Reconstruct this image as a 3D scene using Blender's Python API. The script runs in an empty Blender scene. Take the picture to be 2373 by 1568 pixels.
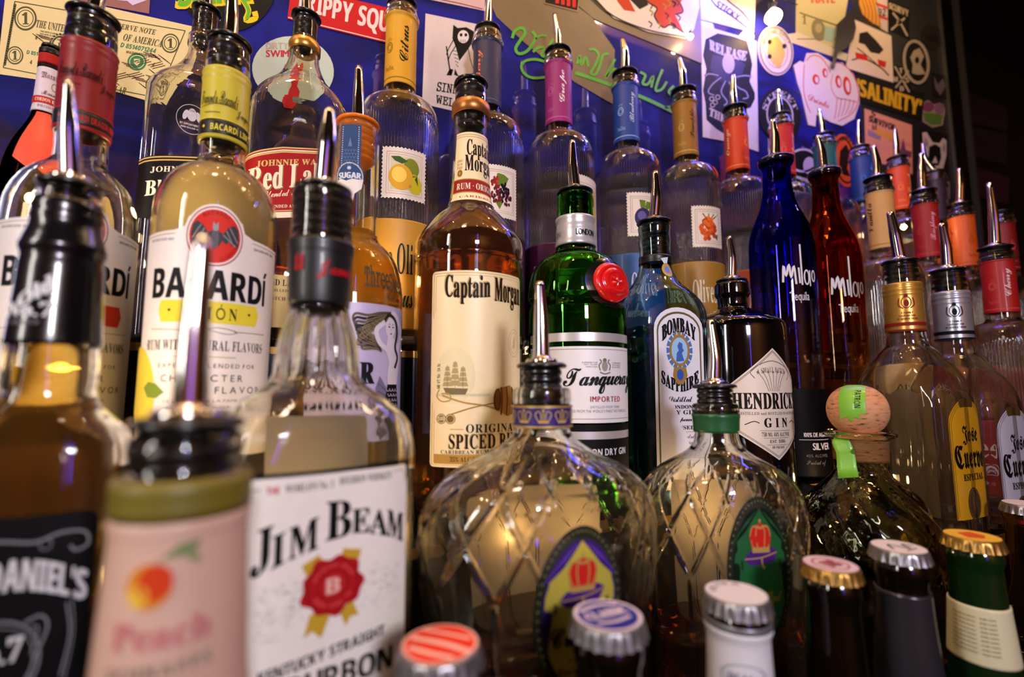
import bpy, bmesh, math, random
import numpy as np
from mathutils import Vector, Matrix
from mathutils.geometry import tessellate_polygon
R = math.radians
random.seed(7)
SC = bpy.context.scene
COL = SC.collection

# ------------------------------------------------------------------ camera, exposure, lights
F = 1100.0                      # focal length in pixels of the 2373 x 1568 frame
PITCH, YAW = R(6.0), R(23.6)
WY = 0.54                       # the bar's back mirror stands in the plane y = WY
cam_d = bpy.data.cameras.new('camera')
cam = bpy.data.objects.new('camera', cam_d); COL.objects.link(cam)
cam_d.sensor_width = 36.0
cam_d.lens = 36.0 * F / 2373.0
cam_d.clip_start = 0.01
cam.rotation_euler = (R(90) + PITCH, 0, -YAW)
cam_d.dof.use_dof = True
cam_d.dof.focus_distance = 0.455
cam_d.dof.aperture_fstop = 3.6
SC.camera = cam
vs = SC.view_settings
SC.display_settings.display_device = 'sRGB'
vs.view_transform = 'Standard'; vs.look = 'None'; vs.gamma = 1.0; vs.use_curve_mapping = False
vs.exposure = -0.05
cy = SC.cycles
cy.max_bounces = 18; cy.transmission_bounces = 17; cy.glossy_bounces = 5; cy.diffuse_bounces = 2
cy.transparent_max_bounces = 8; cy.volume_bounces = 0
cy.caustics_reflective = False; cy.caustics_refractive = True
cy.blur_glossy = 1.0; cy.sample_clamp_indirect = 8.0; cy.sample_clamp_direct = 0
cy.use_adaptive_sampling = True; cy.adaptive_threshold = 0.03
cy.use_denoising = True

W = bpy.data.worlds.new('world'); SC.world = W; W.use_nodes = True
W.node_tree.nodes['Background'].inputs[0].default_value = (0.9, 0.55, 0.28, 1)
W.node_tree.nodes['Background'].inputs[1].default_value = 0.05

def point_lamp(name, loc, col, power, rad):
    d = bpy.data.lights.new(name, 'POINT'); d.color = col; d.energy = power; d.shadow_soft_size = rad
    o = bpy.data.objects.new(name, d); COL.objects.link(o); o.location = loc
    return o
def area_lamp(name, loc, aim, col, power, sx, sy):
    d = bpy.data.lights.new(name, 'AREA'); d.color = col; d.energy = power
    d.shape = 'RECTANGLE'; d.size = sx; d.size_y = sy
    o = bpy.data.objects.new(name, d); COL.objects.link(o); o.location = loc
    o.rotation_euler = (Vector(aim) - Vector(loc)).to_track_quat('-Z', 'Y').to_euler()
    return o
WARM = (1.0, 0.66, 0.36)
# the room's lamps: strings of small warm bulbs along the top of the back bar and across the room,
# a brighter lamp above the bar on the left, blue tube lights; two fills are added
rb = random.Random(11)
for i in range(14):
    point_lamp('string_bulb', (-0.85 + i * 0.145, 0.24 + 0.22 * (i % 2), 0.84 + 0.06 * rb.random()), (1.0, 0.68, 0.36), 0.75, 0.006)
for i in range(10):
    point_lamp('canopy_bulb', (-0.9 + i * 0.27, 0.0 + 0.10 * (i % 2), 1.02), (1.0, 0.68, 0.38), 1.15, 0.008)
area_lamp('tall_doorway_lamp', (-0.90, -0.18, 0.36), (0.20, 0.34, 0.02), (1.0, 0.94, 0.88), 5.5, 0.08, 0.60)
fl_ = area_lamp('front_fill', (0.05, -0.75, 0.30), (0.16, 0.35, 0.08), (0.97, 0.96, 1.0), 2.5, 0.14, 0.14); fl_.data.spread = R(100)  # added fill behind the camera, brightens the front labels
area_lamp('bar_lamp', (-0.15, 0.04, 1.05), (0.15, 0.30, 0.0), (1.0, 0.80, 0.60), 2.0, 0.10, 0.10)
area_lamp('bar_lamp', (0.70, 0.06, 1.06), (0.50, 0.35, 0.1), (1.0, 0.70, 0.42), 0.8, 0.10, 0.10)
area_lamp('back_wall_fill', (0.4, -1.7, 0.9), (0.3, -2.6, 0.6), (1.0, 0.66, 0.32), 40.0, 0.5, 0.3)  # added to make the unseen back wall glow golden in the glass
area_lamp('blue_tube', (0.06, -0.90, 0.28), (0.40, 0.35, 0.05), (0.10, 0.07, 1.0), 1.4, 0.012, 0.9)
area_lamp('blue_wash', (0.62, 0.505, 0.66), (0.64, 0.535, 0.30), (0.08, 0.09, 1.0), 3.0, 0.8, 0.02)

# ------------------------------------------------------------------ geometry of the view
cP, sP, cYw, sYw = math.cos(PITCH), math.sin(PITCH), math.cos(YAW), math.sin(YAW)
def ray(px, py):
    x = (px - 1186.5) / F; y = (784 - py) / F
    fx = cP - y * sP; uz = sP + y * cP
    return x * cYw + fx * sYw, -x * sYw + fx * cYw, uz
def at(px, py, y):
    r = ray(px, py); k = y / r[1]
    return Vector((r[0] * k, y, r[2] * k))
def depth(x, y):
    return x * sYw + y * cYw
def side(x, y):
    return (x * cYw - y * sYw) / depth(x, y)
def z_at(x, y, py):                     # height of the point above (x, y) that is seen at row py
    q = (784 - py) / F; f = depth(x, y)
    return f * (q * cP + sP) / (cP - q * sP)
def m_per_px(x, y):
    return depth(x, y) / (F * math.sqrt(1 + side(x, y) ** 2))
def px_of(x, y, z):
    f = depth(x, y); Z = f * cP + z * sP
    return 1186.5 + F * (x * cYw - y * sYw) / Z

# ------------------------------------------------------------------ materials
MATS = {}
def srgb(c):
    return tuple(((v / 255.0) / 12.92 if v <= 10 else (((v / 255.0) + 0.055) / 1.055) ** 2.4) for v in c) + (1.0,)
def mat(name, col, rough=0.5, metal=0.0, coat=0.0, noise=0.06, scale=60.0, emit=None, spec=0.5, bump=0.0, sheen=0):
    if name in MATS: return MATS[name]
    m = bpy.data.materials.new(name); m.use_nodes = True; nt = m.node_tree
    b = nt.nodes['Principled BSDF']
    c = srgb(col)
    tc = nt.nodes.new('ShaderNodeTexCoord'); nz = nt.nodes.new('ShaderNodeTexNoise')
    nz.inputs['Scale'].default_value = scale; nz.inputs['Detail'].default_value = 3
    nt.links.new(tc.outputs['Object'], nz.inputs['Vector'])
    mx = nt.nodes.new('ShaderNodeMix'); mx.data_type = 'RGBA'
    mx.inputs['A'].default_value = tuple(v * (1 - noise * 2) for v in c[:3]) + (1,)
    mx.inputs['B'].default_value = tuple(min(1, v * (1 + noise)) for v in c[:3]) + (1,)
    nt.links.new(nz.outputs['Fac'], mx.inputs['Factor']); nt.links.new(mx.outputs['Result'], b.inputs['Base Color'])
    b.inputs['Roughness'].default_value = rough; b.inputs['Metallic'].default_value = metal
    b.inputs['Specular IOR Level'].default_value = spec
    b.inputs['Coat Weight'].default_value = coat; b.inputs['Coat Roughness'].default_value = 0.08
    if emit:
        b.inputs['Emission Color'].default_value = srgb(emit[0]); b.inputs['Emission Strength'].default_value = emit[1]
    if bump:
        bp = nt.nodes.new('ShaderNodeBump'); bp.inputs['Strength'].default_value = bump; bp.inputs['Distance'].default_value = 0.001
        nt.links.new(nz.outputs['Fac'], bp.inputs['Height']); nt.links.new(bp.outputs['Normal'], b.inputs['Normal'])
    MATS[name] = m
    return m
def glass(name, col=(255, 255, 255), ior=1.5, rough=0.0, grad=None, wavy=0.0, wscale=18.0, lit_haze=None, absorb=None):
    """clear or tinted glass; grad = (height0, colour0, height1, colour1) for bottles whose glass changes colour with height"""
    if name in MATS: return MATS[name]
    m = bpy.data.materials.new(name); m.use_nodes = True; nt = m.node_tree
    nt.nodes.remove(nt.nodes['Principled BSDF'])
    g = nt.nodes.new('ShaderNodeBsdfGlass'); g.inputs['IOR'].default_value = ior; g.inputs['Roughness'].default_value = rough
    g.inputs['Color'].default_value = srgb(col)
    nt.links.new(g.outputs[0], nt.nodes['Material Output'].inputs[0])
    if absorb:        # colour deepens with the thickness of the liquid
        va = nt.nodes.new('ShaderNodeVolumeAbsorption'); va.inputs['Color'].default_value = tuple(absorb[0]) + (1,); va.inputs['Density'].default_value = absorb[1]
        nt.links.new(va.outputs[0], nt.nodes['Material Output'].inputs['Volume'])
    if lit_haze:          # diffuse share mixed in so clear liquid and glass look lit
        tl = nt.nodes.new('ShaderNodeBsdfTranslucent'); tl.inputs[0].default_value = srgb(lit_haze[1]); df = nt.nodes.new('ShaderNodeBsdfDiffuse'); df.inputs[0].default_value = srgb(lit_haze[1])
        m1 = nt.nodes.new('ShaderNodeMixShader'); nt.links.new(tl.outputs[0], m1.inputs[1]); nt.links.new(df.outputs[0], m1.inputs[2]); m2 = nt.nodes.new('ShaderNodeMixShader'); m2.inputs[0].default_value = lit_haze[0]
        nt.links.new(g.outputs[0], m2.inputs[1]); nt.links.new(m1.outputs[0], m2.inputs[2]); nt.links.new(m2.outputs[0], nt.nodes['Material Output'].inputs[0])
    if grad or wavy:
        tc = nt.nodes.new('ShaderNodeTexCoord')
    if grad:
        sp = nt.nodes.new('ShaderNodeSeparateXYZ'); nt.links.new(tc.outputs['Object'], sp.inputs[0])
        mr = nt.nodes.new('ShaderNodeMapRange'); mr.inputs[1].default_value = grad[0]; mr.inputs[2].default_value = grad[2]
        nt.links.new(sp.outputs['Z'], mr.inputs[0])
        mx = nt.nodes.new('ShaderNodeMix'); mx.data_type = 'RGBA'
        mx.inputs['A'].default_value = srgb(grad[1]); mx.inputs['B'].default_value = srgb(grad[3])
        nt.links.new(mr.outputs[0], mx.inputs['Factor']); nt.links.new(mx.outputs['Result'], g.inputs['Color'])
    if wavy:
        nz = nt.nodes.new('ShaderNodeTexNoise'); nz.inputs['Scale'].default_value = wscale
        nt.links.new(tc.outputs['Object'], nz.inputs['Vector'])
        bp = nt.nodes.new('ShaderNodeBump'); bp.inputs['Strength'].default_value = wavy; bp.inputs['Distance'].default_value = 0.004
        nt.links.new(nz.outputs['Fac'], bp.inputs['Height']); nt.links.new(bp.outputs['Normal'], g.inputs['Normal'])
    MATS[name] = m
    return m
def backpaper(r, g, b):
    n = 'back_paper_%d_%d_%d' % (r, g, b)
    if n in MATS: return MATS[n]
    m = mat(n, (r, g, b), .6, noise=.05, scale=200); nt = m.node_tree; p = nt.nodes['Principled BSDF']
    tl = nt.nodes.new('ShaderNodeBsdfTranslucent'); tl.inputs[0].default_value = srgb((r, g, b)); ms = nt.nodes.new('ShaderNodeMixShader'); ms.inputs[0].default_value = .5
    nt.links.new(p.outputs[0], ms.inputs[1]); nt.links.new(tl.outputs[0], ms.inputs[2]); nt.links.new(ms.outputs[0], nt.nodes['Material Output'].inputs[0])
    return m
RUB = mat('black_rubber', (9, 9, 10), 0.28, coat=0.3)
CHR = mat('chrome', (215, 212, 208), 0.10, 1.0, noise=0.03)
CLEAR = glass('clear_glass', (252, 252, 248), 1.48, wavy=0.05, lit_haze=(.006, (236, 226, 206)))
K = lambda: mat('ink_black', (9, 8, 9), 0.5, spec=0.12)
def ink(r, g, b):
    return mat('ink_%d_%d_%d' % (r, g, b), (r, g, b) if max(r, g, b) > 60 else (int(r * .6), int(g * .6), int(b * .6)), 0.5, noise=0.03, spec=0.12)
def paper(r, g, b, rough=0.42):
    return mat('paper_%d_%d_%d' % (r, g, b), (r, g, b), rough, noise=0.03, scale=240.0)
def foil(r, g, b, rough=0.3, metal=0.75):
    return mat('foil_%d_%d_%d' % (r, g, b), (r, g, b), rough, metal, noise=0.04, scale=90.0)

# ------------------------------------------------------------------ object helpers
def link(name, me, parent=None, m=None, smooth=True):
    o = bpy.data.objects.new(name, me); COL.objects.link(o)
    if parent is not None: o.parent = parent
    if m is not None:
        if isinstance(m, (list, tuple)):
            for q in m: me.materials.append(q)
        else: me.materials.append(m)
    if smooth and len(me.polygons):
        me.polygons.foreach_set('use_smooth', [True] * len(me.polygons))
    return o
def tag(o, label, cat, group=None, kind=None):
    if label: o['label'] = label
    if cat: o['category'] = cat
    if group: o['group'] = group
    if kind: o['kind'] = kind
    return o
def empty(name, loc, rz, label, cat, group=None):
    o = bpy.data.objects.new(name, None); COL.objects.link(o); o.location = loc; o.rotation_euler = (0, 0, rz)
    o.empty_display_size = 0.01
    return tag(o, label, cat, group)
def mesh(verts, faces):
    me = bpy.data.meshes.new('m'); me.from_pydata([tuple(v) for v in verts], [], faces); me.update(); return me
def box(name, x0, x1, y0, y1, z0, z1, m, parent=None, bev=0.0):
    bm = bmesh.new(); bmesh.ops.create_cube(bm, size=1.0)
    for v in bm.verts:
        v.co = Vector((x0 + (v.co.x + .5) * (x1 - x0), y0 + (v.co.y + .5) * (y1 - y0), z0 + (v.co.z + .5) * (z1 - z0)))
    if bev: bmesh.ops.bevel(bm, geom=bm.edges[:], offset=bev, segments=2, affect='EDGES')
    me = bpy.data.meshes.new('m'); bm.to_mesh(me); bm.free()
    return link(name, me, parent, m, smooth=False)
def pchip(xs, ys, xq):
    """monotone cubic through the measured points: no overshoot"""
    xs = np.array(xs, float); ys = np.array(ys, float); h = np.diff(xs); d = np.diff(ys) / h
    n = len(xs); m = np.zeros(n)
    for i in range(1, n - 1):
        if d[i - 1] * d[i] > 0:
            w1 = 2 * h[i] + h[i - 1]; w2 = h[i] + 2 * h[i - 1]
            m[i] = (w1 + w2) / (w1 / d[i - 1] + w2 / d[i])
    m[0] = d[0]; m[-1] = d[-1]
    xq = np.clip(np.array(xq, float), xs[0], xs[-1])
    i = np.clip(np.searchsorted(xs, xq, side='right') - 1, 0, n - 2)
    t = (xq - xs[i]) / h[i]
    return ((1 + 2 * t) * (1 - t) ** 2 * ys[i] + t * (1 - t) ** 2 * h[i] * m[i] + t * t * (3 - 2 * t) * ys[i + 1] + t * t * (t - 1) * h[i] * m[i + 1])
def srad(th, rx, ry, n):
    """radius of the (super)elliptic section; th = 0 is the front (-Y), th > 0 turns to +X"""
    s, c = np.abs(np.sin(th)), np.abs(np.cos(th))
    return ((s / rx) ** n + (c / ry) ** n) ** (-1.0 / n)
def lathe_rings(rows, seg, disp=None):
    """rows: (z, rx, ry, n) -> vertex rings"""
    th = np.linspace(0, 2 * math.pi, seg, endpoint=False); out = []
    for (z, rx, ry, n) in rows:
        r = srad(th, max(rx, 1e-5), max(ry, 1e-5), n)
        if disp is not None: r = r + disp(th, z)
        out.append(np.stack([r * np.sin(th), -r * np.cos(th), np.full(seg, z)], 1))
    return out
def skin(rings, seg, closed=False, cap0=False, cap1=False):
    nr = len(rings); v = np.concatenate(rings); f = []
    for i in range(nr if closed else nr - 1):
        a = i * seg; b = ((i + 1) % nr) * seg
        for j in range(seg):
            k = (j + 1) % seg
            f.append((a + j, a + k, b + k, b + j))
    v = [tuple(q) for q in v]
    if cap0:
        c = rings[0].mean(0); v.append(tuple(c)); n = len(v) - 1
        f += [(n, (j + 1) % seg, j) for j in range(seg)]
    if cap1:
        c = rings[-1].mean(0); v.append(tuple(c)); n = len(v) - 1; a = (nr - 1) * seg
        f += [(n, a + j, a + (j + 1) % seg) for j in range(seg)]
    return v, f
def lathe(name, rows, m, parent, seg=40, loc=(0, 0, 0), cap=True, smooth=True):
    rows = [(r[0], r[1], r[1] if len(r) < 3 else r[2], 2 if len(r) < 4 else r[3]) for r in rows]
    v, f = skin(lathe_rings(rows, seg), seg, cap0=cap, cap1=cap)
    if rows[0][0] > rows[-1][0]: f = [t[::-1] for t in f]
    o = link(name, mesh(v, f), parent, m, smooth); o.location = loc
    return o
def tube(name, pts, rads, m, parent, seg=20, flat=1.0, cap=True):
    """swept tube with a radius per point"""
    P = [Vector(p) for p in pts]; rings = []
    for i, p in enumerate(P):
        t = (P[min(i + 1, len(P) - 1)] - P[max(i - 1, 0)]).normalized()
        a = Vector((0, 1, 0)) if abs(t.y) < 0.9 else Vector((1, 0, 0))
        s = t.cross(a).normalized(); b = s.cross(t).normalized()
        rings.append(np.array([tuple(p + s * rads[i] * math.cos(2 * math.pi * k / seg) + b * rads[i] * flat * math.sin(2 * math.pi * k / seg)) for k in range(seg)]))
    v, f = skin(rings, seg, cap0=cap, cap1=cap)
    return link(name, mesh(v, f), parent, m)

# ------------------------------------------------------------------ lettering: one cached set of glyph outlines
STY = {'sb': (0x1D400, 0x1D7CE), 'si': (0x1D434, None), 'sbi': (0x1D468, None), 'sc': (0x1D4D0, None), 'fr': (0x1D56C, None),
       'ss': (0x1D5D4, 0x1D7EC), 'mo': (0x1D670, 0x1D7F6)}
def stych(c, st):
    if st == 'n': return c
    b, d = STY[st]
    if 'A' <= c <= 'Z': return chr(b + ord(c) - 65)
    if 'a' <= c <= 'z':
        return '\u210e' if st == 'si' and c == 'h' else chr(b + 26 + ord(c) - 97)
    if c.isdigit() and d: return chr(d + ord(c) - 48)
    return c
GL = {}
def load_glyphs():
    # only the letter forms that the labels use: each costs time to look up
    az = 'ABCDEFGHIJKLMNOPQRSTUVWXYZabcdefghijklmnopqrstuvwxyz'; caps = az[:26]; digits = '0123456789'
    need = {'n': caps + digits + 'Tequila Three Olives' + ".,'%&*/" + '·' + 'Í' + 'Ó', 'sb': az + digits, 'sc': az,
            'fr': 'Jose Cuervo Marnier', 'ss': caps + digits + 'c', 'mo': 'SINNERS WELCOME Three Sheets'}
    cs = []
    for s in need:
        for c in need[s]:
            if c != ' ' and stych(c, s) not in cs: cs.append(stych(c, s))
    cu = bpy.data.curves.new('glyphs', 'FONT'); cu.body = '\n'.join(cs); cu.resolution_u = 3
    o = bpy.data.objects.new('glyphs', cu)
    me = bpy.data.meshes.new_from_object(o)
    n = len(me.vertices); co = np.empty(n * 3); me.vertices.foreach_get('co', co); co = co.reshape(-1, 3)
    fl = [tuple(p.vertices) for p in me.polygons]
    par = list(range(n))
    def find(a):
        while par[a] != a:
            par[a] = par[par[a]]; a = par[a]
        return a
    for f in fl:
        for a in f[1:]: par[find(a)] = find(f[0])
    root = np.array([find(i) for i in range(n)])
    lo = {}; hi = {}
    for i, r_ in enumerate(root):
        y = co[i, 1]; lo[r_] = min(lo.get(r_, 9e9), y); hi[r_] = max(hi.get(r_, -9e9), y)
    li = {r_: int(round(-((lo[r_] + hi[r_]) / 2 - 0.40))) for r_ in lo}
    per = {}
    for f in fl: per.setdefault(li[root[f[0]]], []).append(f)
    for i, c in enumerate(cs):
        fs = per.get(i, [])
        if not fs: continue
        ids = sorted({a for f in fs for a in f}); mp = {a: k for k, a in enumerate(ids)}
        v = co[ids][:, :2].copy(); v[:, 1] += i
        GL[c] = (v, [tuple(mp[a] for a in f) for f in fs], v[:, 0].max())
    bpy.data.meshes.remove(me); bpy.data.objects.remove(o); bpy.data.curves.remove(cu)
load_glyphs()

class Art:
    """flat print: shapes in the units of the label (u to the right, v down), cut into strips and laid on the surface"""
    def __init__(s): s.sh = []; s.m = []
    def mi(s, m):
        if m not in s.m: s.m.append(m)
        return s.m.index(m)
    def raw(s, v, f, m, l): s.sh.append((np.array(v, float), f, s.mi(m), l))
    def poly(s, pts, m, l=1):
        if len(pts) < 3: return
        tr = tessellate_polygon([[Vector((p[0], p[1], 0)) for p in pts]])
        s.raw(pts, [tuple(t) for t in tr], m, l)
    def rect(s, u0, v0, u1, v1, m, l=1): s.raw([(u0, v0), (u1, v0), (u1, v1), (u0, v1)], [(0, 1, 2, 3)], m, l)
    def rrect(s, u0, v0, u1, v1, r, m, l=1, tr=None):
        p = []
        for (cx, cy_, a0) in ((u1 - r, v0 + r, -90), (u1 - r, v1 - r, 0), (u0 + r, v1 - r, 90), (u0 + r, v0 + r, 180)):
            for k in range(6): a = R(a0 + k * 18); p.append((cx + r * math.cos(a), cy_ + r * math.sin(a)))
        s.poly(p if tr is None else [tr(*q) for q in p], m, l)
    def ell(s, cx, cy_, rx, ry, m, l=1, rot=0, n=32, a0=0, a1=360):
        c, d = math.cos(R(rot)), math.sin(R(rot)); p = []
        for k in range(n):
            a = R(a0 + (a1 - a0) * k / (n if a1 - a0 >= 360 else n - 1)); x, y = rx * math.cos(a), ry * math.sin(a)
            p.append((cx + x * c - y * d, cy_ + x * d + y * c))
        s.poly(p, m, l)
    def ring(s, cx, cy_, rx, ry, w, m, l=1, rot=0, a0=0, a1=360, n=40):
        c, d = math.cos(R(rot)), math.sin(R(rot)); v = []; f = []
        for k in range(n + 1):
            a = R(a0 + (a1 - a0) * k / n)
            for q in (0, w):
                x, y = (rx - q) * math.cos(a), (ry - q) * math.sin(a); v.append((cx + x * c - y * d, cy_ + x * d + y * c))
        for k in range(n): f.append((2 * k, 2 * k + 2, 2 * k + 3, 2 * k + 1))
        s.raw(v, f, m, l)
    def line(s, pts, w, m, l=1, smooth=True, taper=None):
        P = np.array(pts, float)
        if smooth and len(P) > 2:
            Q = np.vstack([2 * P[0] - P[1], P, 2 * P[-1] - P[-2]]); out = []
            for i in range(1, len(Q) - 2):
                for t in (0, .25, .5, .75):
                    out.append(0.5 * ((2 * Q[i]) + (-Q[i - 1] + Q[i + 1]) * t + (2 * Q[i - 1] - 5 * Q[i] + 4 * Q[i + 1] - Q[i + 2]) * t * t + (-Q[i - 1] + 3 * Q[i] - 3 * Q[i + 1] + Q[i + 2]) * t ** 3))
            out.append(Q[-2]); P = np.array(out)
        v = []; f = []; n = len(P)
        for i in range(n):
            d = P[min(i + 1, n - 1)] - P[max(i - 1, 0)]; L_ = np.hypot(*d) or 1; d = d / L_
            ww = w / 2 * (1 if taper is None else (1 - taper * abs(2 * i / (n - 1) - 1)))
            v += [(P[i][0] - d[1] * ww, P[i][1] + d[0] * ww), (P[i][0] + d[1] * ww, P[i][1] - d[0] * ww)]
        for i in range(n - 1): f.append((2 * i, 2 * i + 2, 2 * i + 3, 2 * i + 1))
        s.raw(v, f, m, l)
    def text(s, st, box_, m, sty='n', l=2, bend=0, vert=0, arc=None, bold=0, gap=0.09, warp=None):
        """fit the string to box_ = (u0, v0, u1, v1) or to four corners TL, TR, BR, BL; vert=1 reads upward, -1 downward"""
        x = 0.0; V = []; Fc = []; lead = 0.0 if sty in ('sc',) else gap
        for ch in st:
            if ch == ' ': x += 0.30; continue
            g = GL.get(stych(ch, sty)) or GL.get(ch)
            if g is None: x += 0.3; continue
            x0 = g[0][:, 0].min(); b = len(V)
            V += [(p[0] - x0 + x, p[1]) for p in g[0]]; Fc += [tuple(a + b for a in f) for f in g[1]]
            x += (g[2] - x0) + (lead if sty != 'sc' else -0.02)
        if not V: return
        V = np.array(V); mn = V.min(0); mxx = V.max(0); N = (V - mn) / (mxx - mn + 1e-9)
        ss_, tt = N[:, 0], N[:, 1]
        if arc is not None:     # (cx, cy, r_in, r_out, a_start, a_end) degrees, 0 = right, -90 = top; text runs from a_start to a_end
            cx, cy_, ri, ro, a, b2 = arc[:6]; ky = arc[6] if len(arc) > 6 else 1.0
            sg = 1 if b2 > a else -1
            an = np.radians(a + ss_ * (b2 - a)); r_ = (ri + tt * (ro - ri)) if sg > 0 else (ro - tt * (ro - ri))
            P = np.stack([cx + r_ * np.cos(an), cy_ + ky * r_ * np.sin(an)], 1)
        else:
            if len(box_) == 4 and not isinstance(box_[0], (tuple, list)):
                u0, v0, u1, v1 = box_; box_ = ((u0, v0), (u1, v0), (u1, v1), (u0, v1))
            A, B, C_, D = [np.array(q, float) for q in box_]
            if vert == 1: a_, t_ = 1 - tt, 1 - ss_
            elif vert == -1: a_, t_ = tt, ss_
            else: a_, t_ = ss_, 1 - tt
            P = (A * ((1 - a_) * (1 - t_))[:, None] + B * (a_ * (1 - t_))[:, None] + C_ * (a_ * t_)[:, None] + D * ((1 - a_) * t_)[:, None])
            if bend:
                if vert: P[:, 0] += bend * 4 * (ss_ - .5) ** 2
                else: P[:, 1] += bend * 4 * (ss_ - .5) ** 2
        for k in ((0,) if not bold else (-bold, 0, bold)):
            Q = P.copy(); Q[:, 0] += k
            s.raw(Q, Fc, m, l + 0.1 * (k > 0) - 0.1 * (k < 0))
    def build(s, name, parent, fmap, du=None, dv=None, lay=6e-5, base=0.0, dbl=False):
        bm = bmesh.new()
        for (v, f, mi, l) in s.sh:
            vv = [bm.verts.new((p[0], p[1], l)) for p in v]
            for t in f:
                try:
                    q = bm.faces.new([vv[i] for i in t]); q.material_index = mi
                except ValueError: pass
        us = [v.co.x for v in bm.verts]; vs_ = [v.co.y for v in bm.verts]
        for d, lo, hi, ax in ((du, min(us), max(us), 0), (dv, min(vs_), max(vs_), 1)):
            if not d: continue
            k = math.floor(lo / d) + 1
            while k * d < hi:
                no = (1, 0, 0) if ax == 0 else (0, 1, 0); co = (k * d, 0, 0) if ax == 0 else (0, k * d, 0)
                bmesh.ops.bisect_plane(bm, geom=bm.verts[:] + bm.edges[:] + bm.faces[:], plane_co=co, plane_no=no, dist=1e-5)
                k += 1
        co = np.array([tuple(v.co) for v in bm.verts])
        out = fmap(co[:, 0], co[:, 1], co[:, 2] * lay + base)
        for v, p in zip(bm.verts, out): v.co = Vector(p)
        bm.normal_update()
        # face outward: the flat drawing has v down, so it is turned over once mapped
        bmesh.ops.reverse_faces(bm, faces=[f for f in bm.faces])
        fl = [f for f in bm.faces if s.out(f, fmap) < 0]
        if fl: bmesh.ops.reverse_faces(bm, faces=fl)
        me = bpy.data.meshes.new('m'); bm.to_mesh(me); bm.free()
        return link(name, me, parent, list(s.m))
    def out(s, f, fmap):
        return fmap.outward(f.calc_center_median()).dot(f.normal)
class FMap:
    def __init__(s, fn, outward): s.fn = fn; s.outward = outward
    def __call__(s, u, v, o): return s.fn(u, v, o)
def wall_map(y=WY, sgn=1):
    def fn(u, v, off):
        x = (u - 1186.5) / F; yy = (784 - v) / F; fx = cP - yy * sP; uz = sP + yy * cP
        wx = x * cYw + fx * sYw; wy = -x * sYw + fx * cYw; k = y / wy
        return np.stack([wx * k, np.full_like(u, y) - off, uz * k], 1)
    return FMap(fn, lambda c: Vector((0, -1, 0)))

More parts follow.
